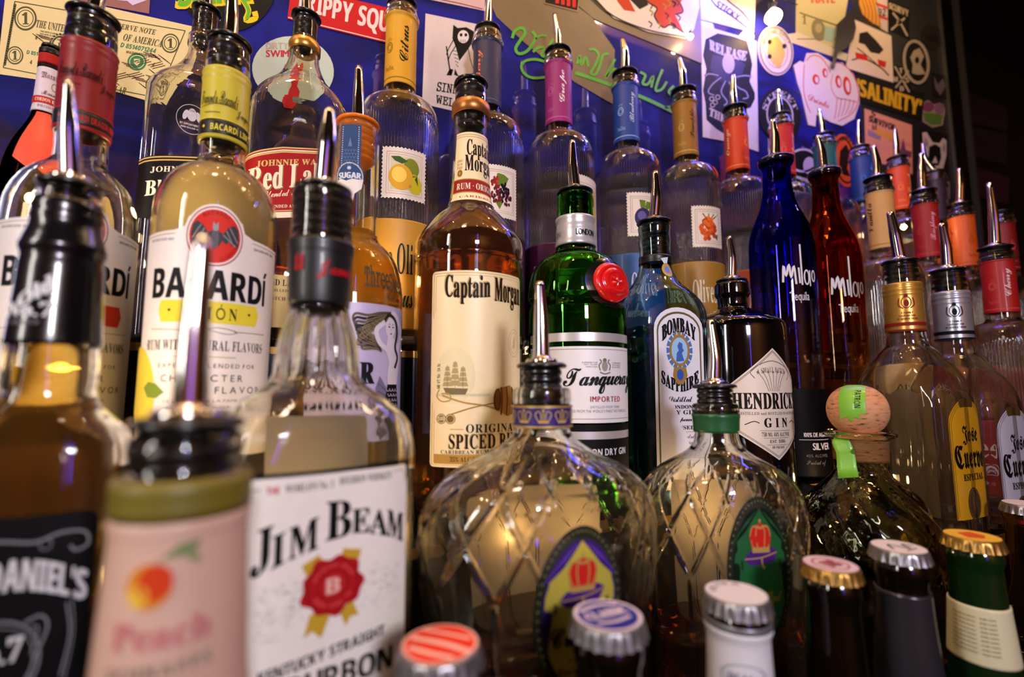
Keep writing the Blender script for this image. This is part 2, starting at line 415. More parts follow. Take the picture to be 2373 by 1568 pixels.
# ------------------------------------------------------------------ bottles
class Bottle:
    """measured from the photograph: axis at column px where the pourer's flange (row py) is, standing at distance y from the camera's plane"""
    def __init__(s, name, label, cat, px, py, y, base, turn=0.0, group=None, x=None):
        p = at(px, py, y); s.x = p.x if x is None else x; s.y = y; s.base = base; s.zf = p.z - base
        a = math.atan2(-s.x, s.y); s.turn = R(turn); s.rz = a + s.turn
        s.k = m_per_px(s.x, s.y)
        s.root = empty(name, (s.x, s.y, base), s.rz, label, cat, group)
        s.sc = 1.0
    def z(s, py): return z_at(s.x, s.y, py) - s.base
    def r(s, w): return w * s.k / 2
    def profile(s, pts, seg=64, nz=70, disp=None, t=0.0028, ratio=1.0, n=2.0, gmat=None, hollow=True, flat_z=None, name='glass', foot=None, punt=True):
        """pts: (row, full width[, ratio, n]) from the lip down to the lowest visible row; the glass continues straight to the base"""
        z = [s.z(p[0]) for p in pts]; w = [s.r(p[1]) for p in pts]
        ra = [p[2] if len(p) > 2 else ratio for p in pts]; nn = [p[3] if len(p) > 3 else n for p in pts]
        lastw = w[-1] if foot is None else foot
        if z[-1] > 0.012:
            z.append(0.006); w.append(lastw); ra.append(ra[-1]); nn.append(nn[-1])
        z = z[::-1]; w = w[::-1]; ra = ra[::-1]; nn = nn[::-1]
        s.pz, s.pw, s.pra, s.pn = z, w, ra, nn
        zz = sorted(set([round(q, 6) for q in z] + [round(q, 6) for q in np.linspace(z[0], z[-1], nz)]))
        rows = [(q, float(s.rad(q)), float(s.rad(q) * s.rat(q)), float(s.nn_(q))) for q in zz]
        b0 = rows[0]; rc = min(0.006, b0[0] if b0[0] > 0.001 else 0.006)
        foot_rows = [(0.0, b0[1] * 0.86, b0[2] * 0.86, b0[3]), (0.001, b0[1] * 0.95, b0[2] * 0.95, b0[3]), (0.003, b0[1] * 0.99, b0[2] * 0.99, b0[3])]
        out = foot_rows + [q for q in rows if q[0] > 0.004]
        s.seg = seg
        ro = lathe_rings(out, seg, disp)
        if hollow:
            ins = [(max(q[0], 0.004) if i else 0.006, q[1] - t, q[2] - t, q[3]) for i, q in enumerate(out)]
            ins = [q for q in ins if q[0] >= 0.006]
            top = out[-1]; lip = [(top[0] + 0.0008, top[1] - t * 0.5, top[2] - t * 0.5, top[3])]
            ri = lathe_rings(ins[::-1], seg)
            rings = ro + lathe_rings(lip, seg) + ri
            v, f = skin(rings, seg, cap0=True, cap1=True)
        else:
            v, f = skin(ro, seg, cap0=True, cap1=True)
        s.t = t
        s.glass = link(name, mesh(v, f), s.root, gmat or CLEAR)
        return s.glass
    def rad(s, z): return pchip(s.pz, s.pw, z)
    def rat(s, z): return np.interp(z, s.pz, s.pra)
    def nn_(s, z): return np.interp(z, s.pz, s.pn)
    def liquid(s, py, m, gap=0.0006, z0=0.007, seg=48, name='liquid'):
        zt = s.z(py); zz = np.linspace(z0, zt, 26)
        rows = [(float(q), float(s.rad(q)) - s.t - gap, float(s.rad(q) * s.rat(q)) - s.t - gap, float(s.nn_(q))) for q in zz]
        v, f = skin(lathe_rings(rows, seg), seg, cap0=True, cap1=True)
        return link(name, mesh(v, f), s.root, m)
    def band(s, name, py0, py1, m, off=0.0004, parent=None, front=True, seg=64, bumps=()):
        """a sleeve around the glass between two rows (seen on the front of the bottle); bumps = [(row, extra radius, half height m)]"""
        z1, z0 = s.zs(py0, 0), s.zs(py1, 0)
        zz = np.linspace(z0, z1, max(6, int((z1 - z0) / 0.0015)))
        rows = []
        for q in zz:
            e = sum(h * math.exp(-((q - s.zs(p, 0)) / hw) ** 2) for (p, h, hw) in bumps)
            r_ = float(s.rad(q)) + off + e; rows.append((float(q), r_, r_ * float(s.rat(q)), float(s.nn_(q))))
        a = rows[0]; b = rows[-1]
        rows = [(a[0], a[1] - off * .95, a[2] - off * .95, a[3])] + rows + [(b[0], b[1] - off * .95, b[2] - off * .95, b[3])]
        v, f = skin(lathe_rings(rows, seg), seg)
        return link(name, mesh(v, f), parent or s.root, m)
    def back_label(s, py0, py1, hw, col=(206, 190, 166), turn=0.0):
        """paper label on the far side, seen through the glass and the liquid"""
        m = s.map(pyref=(py0 + py1) / 2, th=math.pi - s.turn + R(turn), off0=.0006); A = Art(); A.rrect(-hw, py0, hw, py1, 8, backpaper(*col), 0)
        return A.build('back_label', s.root, m, du=14, dv=24)
    def surf_pt(s, th):
        """world x, y of the surface at local angle th for the mean radius used by labels"""
        a = s.rz + th
        return s.x + s.rr * math.sin(a), s.y - s.rr * math.cos(a)
    def zs(s, py, th=0.0, rr=None):
        """local height seen at row py on the front surface (angle th away from the front)"""
        zg = s.z(py)
        for _ in range(3):
            r_ = float(s.rad(zg)) if rr is None else rr
            a = s.rz + th
            zg = z_at(s.x + r_ * math.sin(a), s.y - r_ * math.cos(a), py) - s.base
        return zg
    def map(s, cx=None, pyref=None, planar=False, off0=0.0005, th=None, x0=0.0):
        """label map: u in photo pixels from the label's centre line, v in photo rows"""
        z0 = s.z(pyref); r_ = float(s.rad(z0))
        if th is None:
            if cx is None: th = 0.0
            else:
                ax = px_of(s.x, s.y, z0 + s.base)
                th = math.asin(max(-.98, min(.98, (cx - ax) * s.k / r_)))
        if planar: th = 0.0
        rt = float(s.rat(z0)); rf = r_ * rt if planar else r_
        a = s.rz + th; xs, ys = s.x + rf * math.sin(a), s.y - rf * math.cos(a)
        ku = m_per_px(xs, ys); q = lambda v: (784 - v) / F; f = depth(xs, ys)
        def fn(u, v, off):
            qq = (784 - v) / F; z = f * (qq * cP + sP) / (cP - qq * sP) - s.base
            r = pchip(s.pz, s.pw, z); ra = np.interp(z, s.pz, s.pra); n = np.interp(z, s.pz, s.pn)
            if planar:
                X = x0 + u * ku; ry = r * ra
                Y = -ry * np.clip(1 - np.abs(np.clip(X / r, -.999, .999)) ** n, 0, 1) ** (1 / n)
                # push outwards along the section's normal
                nx = np.sign(X) * np.abs(X / r) ** (n - 1) / r; ny = -np.abs(Y / ry) ** (n - 1) / ry; L_ = np.sqrt(nx * nx + ny * ny) + 1e-9
                return np.stack([X + nx / L_ * (off0 + off), Y + ny / L_ * (off0 + off), z], 1)
            T = th + u * ku / r_
            rr = srad(T, r, r * ra, n) + off0 + off
            return np.stack([rr * np.sin(T), -rr * np.cos(T), z], 1)
        fm = FMap(fn, lambda c: Vector((c.x, c.y, 0)))
        fm.ku = ku; fm.rpx = r_ / ku; fm.th = th
        return fm

def pourer(b, py, w, knee=None, tip=None, wr=(0.36, 0.30, 0.2), stop_py=None, stop_w=None, dome=True, col=None, fl=0.0022, ribs=5, name='pourer', domew=0.62):
    """black rubber pourer: ribbed stopper (part), flange, chrome collar and bent chrome spout (sub-parts)"""
    zf = b.z(py); rf = b.r(w); m = col or RUB
    sw = b.r(stop_w) if stop_w else rf * 0.8; sz = b.z(stop_py) if stop_py else zf - rf * 1.8
    rows = []; n = ribs * 8
    for i in range(n + 1):
        t = i / n; z = sz + (zf - sz) * t
        rows.append((z, sw * (0.90 + 0.10 * abs(math.cos(math.pi * ribs * t)) ** 0.6)))
    st = lathe(name, [(sz - rf * .25, sw * .6)] + rows, m, b.root, 48)
    f = lathe('flange', [(zf - fl, rf * .86), (zf - fl * .9, rf * .96), (zf - fl * .4, rf), (zf, rf * .985), (zf + fl * .5, rf * .86), (zf + fl * .6, rf * .5)], m, st, 56)
    if knee is not None:
        r0 = wr[0] * rf
        if dome:
            lathe('collar', [(zf + fl * .4, rf * domew), (zf + fl * 1.0, rf * (domew + .02)), (zf + fl * 1.6, rf * domew * .94), (zf + rf * .2, rf * .48), (zf + rf * .28, r0 * 1.12), (zf + rf * .36, r0 * 1.0)], CHR, st, 40)
        ax = px_of(b.x, b.y, zf + b.base)
        def loc(p):
            z = b.z(p[1]); axp = px_of(b.x, b.y, z + b.base); d = (p[0] - axp) * b.k
            # sideways in the picture is local +X turned back by the bottle's own turn
            return Vector((d * math.cos(-b.turn), d * math.sin(-b.turn), z))
        P0 = Vector((0, 0, zf + rf * .1)); P1, P2 = loc(knee), loc(tip)
        pts = []; rd = []
        for i in range(7):
            t = i / 6; pts.append(P0.lerp(P1, t)); rd.append(r0 + (wr[1] * rf - r0) * t)
        for i in range(1, 8):
            t = i / 7; pts.append(P1.lerp(P2, t)); rd.append(wr[1] * rf + (wr[2] * rf - wr[1] * rf) * t)
        # soften the knee
        for _ in range(2):
            q = pts[:]
            for i in range(1, len(pts) - 1): q[i] = (pts[i - 1] + pts[i] * 2 + pts[i + 1]) / 4
            pts = q
        d = (pts[-1] - pts[-2]).normalized()
        pts += [pts[-1] + d * 0.0001, pts[-1] - d * 0.0003, pts[-1] - d * 0.006]; rd += [rd[-1] * .8, rd[-1] * .72, rd[-1] * .7]
        tube('spout', pts, rd, CHR, st)
    return st
# ------------------------------------------------------------------ the setting: stepped shelves, mirror wall, dark room
T3, T2, T1, T0 = 0.035, -0.105, -0.245, -0.385
BLK = mat('black_lacquer', (10, 9, 10), 0.35, noise=0.2)
def wallmat():
    m = bpy.data.materials.new('blue_mirror_panel'); m.use_nodes = True; nt = m.node_tree; N = nt.nodes
    b = N['Principled BSDF']; tc = N.new('ShaderNodeTexCoord')
    nz = N.new('ShaderNodeTexNoise'); nz.inputs['Scale'].default_value = 5; nz.inputs['Detail'].default_value = 6; nz.inputs['Distortion'].default_value = 0.8
    mp = N.new('ShaderNodeMapping'); mp.inputs['Scale'].default_value = (1, 1, 3); nt.links.new(tc.outputs['Object'], mp.inputs[0]); nt.links.new(mp.outputs[0], nz.inputs['Vector'])
    cr = N.new('ShaderNodeValToRGB'); e = cr.color_ramp.elements
    e[0].position = 0.35; e[0].color = srgb((12, 12, 60)); e[1].position = 0.72; e[1].color = srgb((34, 38, 176))  # part of the blue light on the mirror is put into these colours
    nt.links.new(nz.outputs['Fac'], cr.inputs[0]); nt.links.new(cr.outputs[0], b.inputs['Base Color'])
    b.inputs['Roughness'].default_value = 0.6; b.inputs['Specular IOR Level'].default_value = 0.15
    g = N.new('ShaderNodeBsdfGlossy'); g.inputs['Roughness'].default_value = 0.035; g.inputs['Color'].default_value = (0.75, 0.78, 0.95, 1)
    ms = N.new('ShaderNodeMixShader'); ms.inputs[0].default_value = 0.25
    nt.links.new(b.outputs[0], ms.inputs[1]); nt.links.new(g.outputs[0], ms.inputs[2]); nt.links.new(ms.outputs[0], N['Material Output'].inputs[0])
    return m
WALLM = wallmat()
def struct(name, *a, **k):
    o = box(name, *a, **k); o['kind'] = 'structure'; return o
XR = at(2200, 300, WY).x                # right end of the mirror
xb = at(1990, 200, WY).x                # from here the back board is painted black
struct('wall_back', -1.2, xb + 0.0, WY, WY + 0.02, -0.6, 1.05, WALLM)
struct('wall_side', xb + 0.0, XR, WY, WY + 0.02, -0.6, 1.05, mat('black_board', (22, 21, 28), 0.4, noise=0.15))
struct('floor', -1.6, 3.2, -2.6, 2.2, -1.25, -1.2, mat('dark_floor', (24, 18, 14), 0.5))
struct('ceiling', -1.6, 3.2, -2.6, 2.2, 1.5, 1.55, mat('dark_ceiling', (20, 16, 13), 0.8))
struct('added_ceiling_canopy', -1.3, 1.15, -0.06, WY + 0.02, 1.10, 1.14, mat('warm_bounce', (206, 156, 96), 0.7))  # panel added out of view, gives the glass warm reflections
DW = mat('warm_wall', (138, 92, 56), 0.7)
struct('wall_left', -1.65, -1.6, -2.6, 2.2, -1.2, 1.5, DW)
struct('wall_right', 3.2, 3.25, -2.6, 2.2, -1.2, 1.5, DW)
struct('wall_front', -1.6, 3.2, -2.65, -2.6, -1.2, 1.5, DW)
struct('wall_far', XR + 0.05, 3.2, 0.95, 1.0, -1.2, 1.5, mat('far_wall', (13, 10, 14), 0.7))
# stepped back-bar shelves
SHM = mat('shelf_black', (13, 11, 10), 0.22, noise=0.25, scale=20)
def shelf(label, x0, x1, y0, y1, z, dz=0.135):
    r = empty('bar_shelf', ((x0 + x1) / 2, (y0 + y1) / 2, z), 0, label, 'shelf')
    cx, cy_ = (x0 + x1) / 2, (y0 + y1) / 2
    b = box('step', x0 - cx, x1 - cx, y0 - cy_ + 0.002, y1 - cy_, -dz, 0, SHM, r)
    e = box('edge_trim', x0 - cx, x1 - cx, y0 - cy_, y0 - cy_ + 0.002, -0.006, 0.0002, foil(150, 110, 50), r)
    return r
XS = 0.515
shelf('black top shelf step against the blue wall, under the ribbed vodka bottles', -1.1, XR, 0.4475, WY, T3)
shelf('black middle shelf step under the white and amber rum bottles', -1.1, XS, 0.322, 0.4475, T2)
shelf('black middle shelf step under the blue and the amber tequila bottles', XS, XR, 0.359, 0.4475, T2)
shelf('low black shelf step under the two squat gold and silver tequila bottles', XS, XR, 0.266, 0.359, -0.152, 0.09)
shelf('black lower shelf step under the crystal decanter-shaped whisky bottles', -1.1, XR, 0.208, 0.322, T1)
shelf('bottom shelf step under the row of capped beer bottles', -1.1, XR, 0.09, 0.208, T0)

def row_of(b, z, th=0.0):
    """row at which the front surface of bottle b is seen at local height z"""
    r_ = float(b.rad(z)); a = b.rz + th
    x, y, zz = b.x + r_ * math.sin(a), b.y - r_ * math.cos(a), z + b.base
    f = depth(x, y); return 784 - F * (-f * sP + zz * cP) / (f * cP + zz * sP)

# ------------------------------------------------------------------ the ribbed flavoured vodka bottles
OL = {}
def vliq(b, k, t):
    z1 = b.pz[-1] * t; zz = np.linspace(.007, z1, 22)
    rows = [(float(q), float(b.rad(q)) - .0042) for q in zz]
    v, f = skin(lathe_rings([(a, r_, r_, 2) for a, r_ in rows], 48), 48, cap0=True, cap1=True)
    return link('liquid', mesh(v, f), b.root, glass('clear_spirit', (248, 248, 244), 1.34, lit_haze=(.055, (220, 212, 226))))
def olive(px, py, y, base, cap, flav, fcol, under, lab, stamp=None, lower=None, fside=0.3, tip=None, w=66, logo=None, group='ribbed vodka bottles along the blue wall', turn=0, scoop=None):
    b = Bottle('vodka_bottle', lab, 'bottle', px, py, y, base, turn=0)
    if not OL:
        pts = [(125, 58), (131, 60), (134, 66), (143, 66), (147, 71), (152, 75), (157, 72), (160, 64), (220, 64), (300, 65), (314, 66), (319, 78), (325, 104), (331, 130), (340, 150), (350, 160), (364, 166), (380, 168), (520, 168), (760, 168)]
        z1, z0 = b.z(376), 0.118
        def disp(th, z):
            wz = min(1, max(0, (z1 - z) / 0.004)) * min(1, max(0, (z - z0) / 0.003))
            return wz * (0.0022 * np.abs(np.cos(44 * th)) ** .7 - .0016)
        g = b.profile(pts, seg=440, nz=44, disp=disp, t=0.0030, gmat=CLEAR)
        OL.update(me=g.data, pz=b.pz, pw=b.pw, pra=b.pra, pn=b.pn, zf=b.zf, z=lambda p: b0.z(p)); b0 = b
        OL['mk'] = {p: b.z(p) for p in (158, 297, 125)}
        OL['st'] = None
    else:
        k = b.zf / OL['zf']; b.pz = [q * k for q in OL['pz']]; b.pw, b.pra, b.pn = OL['pw'], OL['pra'], OL['pn']; b.t = 0.003
        b.glass = link('glass', OL['me'], b.root); b.glass.scale = (1, 1, k)
    k = b.zf / OL['zf']
    zt, zb = OL['mk'][158] * k, OL['mk'][297] * k
    p0, p1 = row_of(b, zt), row_of(b, zb)
    nb = b.band('neck_label', p0, p1, cap)
    m = b.map(pyref=(p0 + p1) / 2, th=0.0, off0=0.0006)
    A = Art(); rp = m.rpx; H = p1 - p0
    for dx in (0, 2.6, -2.6):
        u = fside * rp * 1.2 + dx * rp
        A.text(flav, (u - rp * .27, p0 + H * .18, u + rp * .29, p0 + H * .70), ink(*fcol), 'sc', vert=1)
        u2 = u - rp * .95
        A.ring(u2, p0 + H * .50, rp * .24, H * .075, rp * .05, under, 2); A.ring(u2, p0 + H * .50, rp * .15, H * .045, rp * .04, under, 2)
        A.line([(u2 - rp * .15, p0 + H * .38), (u2 - rp * .09, p0 + H * .41), (u2, p0 + H * .36), (u2 + rp * .09, p0 + H * .41), (u2 + rp * .15, p0 + H * .38)], rp * .04, under, 2, smooth=False)
        A.text('ThreeOlives.', (u2 - rp * .35, p0 + H * .76, u2 + rp * .35, p0 + H * .83), under, 'n')
    A.rect(-rp * 3.1, p0 + H * .925, rp * 3.1, p0 + H * .94, under, 1)
    A.build('lettering', nb, m, du=rp * .22)
    # coloured wrap low on the glass
    if lower:
        zl = 0.128 * k; q0, q1 = row_of(b, zl), row_of(b, 0.02)
        lb = b.band('base_label', q0, q1, lower[0], off=0.0010, seg=96)
        m = b.map(pyref=q0, th=0.0, off0=0.0014); A = Art(); rp = m.rpx
        for dx in (0, 3.1):
            A.text('Three Olives', (-rp * .75 + dx * rp, q0 + (q1 - q0) * .22, rp * .75 + dx * rp, q0 + (q1 - q0) * .50), lower[1], 'sb')
            A.text(flav, (-rp * .3 + dx * rp, q0 + (q1 - q0) * .58, rp * .4 + dx * rp, q0 + (q1 - q0) * .80), lower[1], 'sc')
        A.build('lettering', lb, m, du=rp * .12)
    if stamp:
        cx, v0, v1, wd, draw = stamp
        m = b.map(cx=cx, pyref=(v0 + v1) / 2, off0=0.0016); A = Art()
        n = 12; nh = max(4, int(n * (v1 - v0) / wd)); pts = []
        e = wd / n * .18
        for i in range(n * 4): pts.append((-wd / 2 + wd * i / (n * 4), v0 - e * math.cos(i * math.pi / 2)))
        for i in range(nh * 4): pts.append((wd / 2 + e * math.cos(i * math.pi / 2), v0 + (v1 - v0) * i / (nh * 4)))
        for i in range(n * 4): pts.append((wd / 2 - wd * i / (n * 4), v1 + e * math.cos(i * math.pi / 2)))
        for i in range(nh * 4): pts.append((-wd / 2 - e * math.cos(i * math.pi / 2), v1 - (v1 - v0) * i / (nh * 4)))
        A.poly(pts, paper(222, 208, 196), 0)
        sl = A.build('stamp_label', b.root, m, du=wd / 9, dv=(v1 - v0) / 4)
        A = Art(); hw = wd / 2 - wd * .10; h0, h1 = v0 + (v1 - v0) * .09, v1 - (v1 - v0) * .09; br = ink(150, 120, 100)
        for q, ww in ((0, 1.0), (wd * .05, .7)):
            A.line([(-hw + q, h0 + q), (hw - q, h0 + q), (hw - q, h1 - q), (-hw + q, h1 - q), (-hw + q, h0 + q)], ww, br, 1, smooth=False)
        draw(A, -hw + wd * .09, h0 + wd * .09, hw - wd * .09, h1 - wd * .09)
        A.build('stamp_print', sl, m, du=wd / 9)
    if scoop: vliq(b, k, scoop)
    st = pourer(b, py, w, knee=tip[0] if tip else None, tip=tip[1] if tip else None, stop_py=row_of(b, OL['mk'][158] * k) + 2, stop_w=w * .80, wr=(.33, .30, .17))
    return b
def fruit(kind):
    def draw(A, u0, v0, u1, v1):
        w, h = u1 - u0, v1 - v0; rnd = random.Random(hash(kind) % 97 if False else len(kind) * 7)
        P = lambda a, c: (u0 + a * w, v0 + c * h)
        lf = ink(96, 120, 40); lf2 = ink(60, 86, 36)
        if kind == 'lemon':
            A.rect(u0, v0, u1, v1, ink(206, 196, 160), 1)
            for (a, c, r_, s_, col) in ((.74, .30, .24, .24, (120, 130, 40)), (.86, .78, .24, .26, (196, 180, 40)), (.36, .62, .36, .33, (214, 160, 44)), (.30, .55, .22, .20, (238, 200, 90))):
                A.ell(*P(a, c), r_ * w * 1.18, s_ * h * 1.18, ink(*col), 2 + (col[0] > 200) + (col[2] == 90) * .5, rot=-15)
            A.poly([P(.0, .02), P(.3, .0), P(.6, .12), P(.4, .22), P(.15, .15)], lf2, 2.2); A.poly([P(.95, .5), P(1.0, .8), P(.86, .62)], lf2, 3.2)
            A.ell(*P(.70, .86), .05 * w, .05 * h, ink(190, 130, 40), 3.3)
        elif kind == 'berry':
            A.poly([P(.3, .0), P(.6, .02), P(.85, .1), P(.7, .3), P(.4, .35), P(.2, .2)], lf, 1.5); A.poly([P(.2, .8), P(.6, .75), P(.4, 1.0)], lf, 1.5)
            for (cx, cy_, rr, col) in ((.22, .28, .2, (150, 30, 26)), (.25, .62, .24, (96, 22, 30)), (.62, .45, .26, (30, 22, 52)), (.74, .66, .25, (70, 16, 36))):
                for i in range(26):
                    a, q = rnd.random() * 6.28, math.sqrt(rnd.random()) * rr
                    A.ell(*P(cx + q * math.cos(a), cy_ + q * .8 * math.sin(a)), .055 * w, .05 * h, ink(*[min(255, int(c_ * rnd.choice((.7, 1, 1.3)))) for c_ in col]), 2 + i * .03, n=8)
        elif kind == 'plum':
            A.poly([P(.25, .0), P(.55, .02), P(.5, .3), P(.3, .28)], lf, 2); A.poly([P(.5, .25), P(.6, .05), P(.95, .08), P(.85, .25), P(.6, .34)], lf, 2.2)
            A.ell(*P(.42, .62), .40 * w, .34 * h, ink(52, 42, 96), 3); A.ell(*P(.36, .55), .2 * w, .16 * h, ink(96, 88, 150), 3.2); A.ell(*P(.86, .66), .22 * w, .26 * h, ink(60, 48, 104), 2.6)
        elif kind == 'grape':
            A.rect(u0, v0, u1, v1, ink(200, 170, 70), 1)
            for i in range(22): A.ell(*P(.2 + .6 * rnd.random(), .15 + .7 * rnd.random()), .10 * w, .08 * h, ink(*rnd.choice(((70, 34, 76), (90, 46, 60), (150, 110, 40)))), 2 + i * .03, n=10)
        else:
            A.rect(u0, v0, u1, v1, ink(226, 210, 196), 1)
            for a in (-.3, 0, .3, .55): A.line([P(.5, .35), P(.5 + a, .02)], w * .12, lf2, 1.5, taper=.6)
            for i in range(60):
                a, q = rnd.random() * 6.28, math.sqrt(rnd.random()) * .40
                A.ell(*P(.46 + q * math.cos(a), .60 + q * 1.0 * math.sin(a)), .105 * w, .085 * h, ink(*rnd.choice(((206, 84, 30), (226, 110, 40), (170, 60, 24)))), 2 + i * .02, n=9)
            A.poly([P(.75, .85), P(1, .75), P(.95, 1)], lf2, 2)
    return draw
pl = lambda r, g, b: mat('neck_%d_%d_%d' % (r, g, b), (int(r * .92), int(g * .84), int(b * .80)), 0.5, coat=0.06, noise=0.04)
olive(1293, 120, .49, T3, pl(156, 14, 132), 'Grape', (240, 220, 235), ink(196, 96, 160), 'ribbed clear vodka bottle with magenta neck label and pourer', (1362, 412, 600, 92, fruit('grape')), (pl(96, 24, 110), ink(220, 190, 230)), .28, ((1291, 75), (1284, 32)), scoop=.55)
olive(932, 12, .49, T3, pl(236, 186, 10), 'Citrus', (40, 36, 22), ink(150, 118, 30), 'ribbed clear vodka bottle with yellow neck label, lemon stamp on it', (937, 345, 462, 108, fruit('lemon')), (pl(210, 164, 34), ink(30, 60, 30)), .15, None, w=78)
olive(1130, 70, .49, T3, pl(34, 34, 84), 'Berry', (226, 120, 90), ink(90, 90, 140), 'ribbed clear vodka bottle with navy neck label, blackberry stamp on it', (1160, 385, 505, 84, fruit('berry')), (pl(60, 30, 80), ink(220, 190, 230)), -.5, ((1132, 25), (1136, -30)))
olive(1448, 172, .49, T3, pl(14, 64, 176), 'Blueberry', (190, 206, 240), ink(140, 180, 230), 'ribbed clear vodka bottle with bright blue neck label, plum stamp on it', (1492, 447, 548, 86, fruit('plum')), (pl(40, 100, 190), ink(220, 220, 250)), .45, ((1449, 120), (1441, 90)), scoop=.60)
olive(1584, 212, .49, T3, pl(160, 116, 10), 'Pineapple', (70, 40, 10), ink(206, 176, 90), 'ribbed clear vodka bottle with golden neck label and spiky orange fruit stamp', (1640, 478, 573, 86, fruit('mango')), (pl(176, 140, 40), ink(240, 230, 200)), .55, ((1581, 165), (1573, 134)), scoop=.68)
olive(1702, 252, .49, T3, pl(226, 66, 12), 'Orange', (244, 196, 160), ink(250, 150, 90), 'ribbed clear vodka bottle with orange neck label in front of the octopus sticker', None, (pl(214, 96, 30), ink(240, 230, 200)), -.6, ((1698, 215), (1699, 175)), scoop=.5)
OLIVE_END = 1
# ------------------------------------------------------------------ spiced rum bottle with the parchment label
BROWN = glass('rum_brown', (250, 240, 225), 1.34, absorb=((.90, .66, .10), 62))
b = Bottle('rum_bottle', 'dark spiced rum bottle with large parchment label, sailing ship and sabre', 'bottle', 1092, 195, .385, T2)
b.profile([(205, 70), (212, 78), (246, 78), (250, 82), (300, 82), (308, 80), (380, 86), (462, 98), (472, 102), (490, 122), (508, 158), (525, 190), (543, 220), (560, 244), (572, 255), (584, 258), (606, 256), (612, 250), (618, 254), (800, 254), (1090, 252)], nz=90, t=0.0026)
b.liquid(462, BROWN); b.back_label(640, 1060, 110, (190, 170, 130))
pourer(b, 195, 84, None, None, stop_py=300, stop_w=66, ribs=5)
lathe('bronze_ring', [(b.z(276), b.r(86)), (b.z(274), b.r(94)), (b.z(250), b.r(94)), (b.z(246), b.r(86))], foil(176, 112, 56, .35), b.root, 48, cap=False)
CAPT = paper(236, 212, 166)
GOLDI = ink(176, 134, 62); RUST = ink(150, 36, 26); DKB = ink(46, 22, 18)
m = b.map(cx=1110, pyref=390, off0=.0006)
A = Art(); A.rect(-62, 308, 62, 470, CAPT, 0); nl = A.build('neck_label', b.root, m, du=6, dv=14)
A = Art()
for v in (313, 318): A.rect(-62, v, 62, v + 1.2, GOLDI)
A.text('Captain', (-30, 325, 44, 372), DKB, 'sb', bold=.5); A.text('Morgan', (-34, 362, 48, 410), DKB, 'sb', bold=.5)
A.rect(-62, 420, 62, 450, RUST, 1); A.rect(-62, 418, 62, 420, GOLDI, 2); A.rect(-62, 450, 62, 453, GOLDI, 2)
A.text('RUM · ORIGINAL', (-52, 428, 60, 443), ink(240, 226, 200), 'sb')
A.text('· CARIBBEAN ·', (-50, 457, 50, 464), RUST, 'sb')
A.ell(-46, 404, 7, 9, GOLDI, 1); A.ring(-46, 404, 5, 6, 1.2, DKB, 2)
for k in range(3): A.text(('KNOWN', 'RUM', 'RUMORS')[k], (-54, 372 + k * 8, -40, 378 + k * 8), GOLDI, 'sb')
A.build('lettering', nl, m, du=6, dv=14)
m = b.map(cx=1112, pyref=850, off0=.0008)
A = Art(); A.rrect(-122, 628, 122, 1082, 10, CAPT, 0); fl = A.build('front_label', b.root, m, du=10, dv=40)
A = Art()
for q, w_ in ((5, 1.6), (11, 1.0)):
    A.line([(-122 + q, 628 + q), (122 - q, 628 + q), (122 - q, 1082 - q), (-122 + q, 1082 - q), (-122 + q, 628 + q)], w_, GOLDI, 1, smooth=False)
A.rect(-110, 1052, 112, 1074, GOLDI, 1.5); A.text('35% ALC/VOL · SPICED RUM', (-70, 1057, 90, 1069), DKB, 'sb', l=2)
for dx, mm, l in ((-2.5, ink(190, 160, 110), 2), (0, DKB, 3)):
    A.text('Captain', (-86 + dx, 640 + dx, 20 + dx, 706 + dx), mm, 'sb', l=l, bold=.9, bend=-4); A.text('Morgan', (32 + dx, 640 + dx, 118 + dx, 712 + dx), mm, 'sb', l=l, bold=.9)
SEA = ink(206, 196, 160); SHIPC = ink(170, 150, 104); SHIPD = ink(120, 104, 72)
A.ell(-60, 870, 46, 66, ink(226, 210, 168), 1); A.rect(-106, 912, 20, 918, SEA, 1.2)
A.poly([(-88, 898), (-30, 900), (-36, 914), (-80, 914)], SHIPD, 2)
for (x, y0, y1) in ((-78, 846, 898), (-60, 836, 898), (-42, 848, 898)):
    A.line([(x, y0), (x, y1)], 1.2, SHIPD, 2, smooth=False)
    for k in range(4):
        h = (y1 - y0) / 4.4; v = y0 + 3 + k * h; w_ = 6 + 2.2 * k
        A.poly([(x - w_ * .7, v), (x + w_ * .7, v), (x + w_, v + h * .85), (x - w_, v + h * .85)], SHIPC, 2.2)
A.line([(-98, 902), (-104, 918), (-90, 930), (-70, 926), (-74, 912), (-92, 912)], 3, GOLDI, 2)
A.line([(-90, 916), (-40, 932), (10, 940), (62, 956)], 4, GOLDI, 2); A.line([(-70, 960), (-20, 944), (30, 934), (60, 930)], 3, ink(150, 112, 50), 2)
A.poly([(40, 900), (76, 892), (96, 906), (96, 956), (70, 966), (38, 950)], ink(170, 122, 56), 2.4)
for x in (50, 66, 84): A.line([(x, 896), (x + 3, 928), (x, 962)], 3, ink(70, 44, 24), 3)
A.ell(40, 926, 10, 26, ink(120, 80, 36), 3.2); A.ring(40, 926, 10, 26, 2.2, ink(60, 40, 24), 3.4)
for x in (-92, -70): A.ell(x, 970, 12, 12, ink(120, 92, 50), 2); A.ring(x, 970, 10, 10, 1.5, ink(230, 206, 150), 3)
A.text('1680', (-100, 965, -84, 974), ink(240, 220, 170), 'sb', l=4)
A.ring(92, 790, 20, 34, 1.2, ink(200, 160, 110), 2); A.ring(92, 790, 14, 26, 1.0, ink(200, 160, 110), 2); A.text('R', (86, 776, 98, 804), ink(200, 160, 110), 'sc', l=2)
A.text('ME VT 15¢ · IA 5¢'.replace('¢', 'c'), (-104, 842, -96, 900), DKB, 'ss', vert=1)
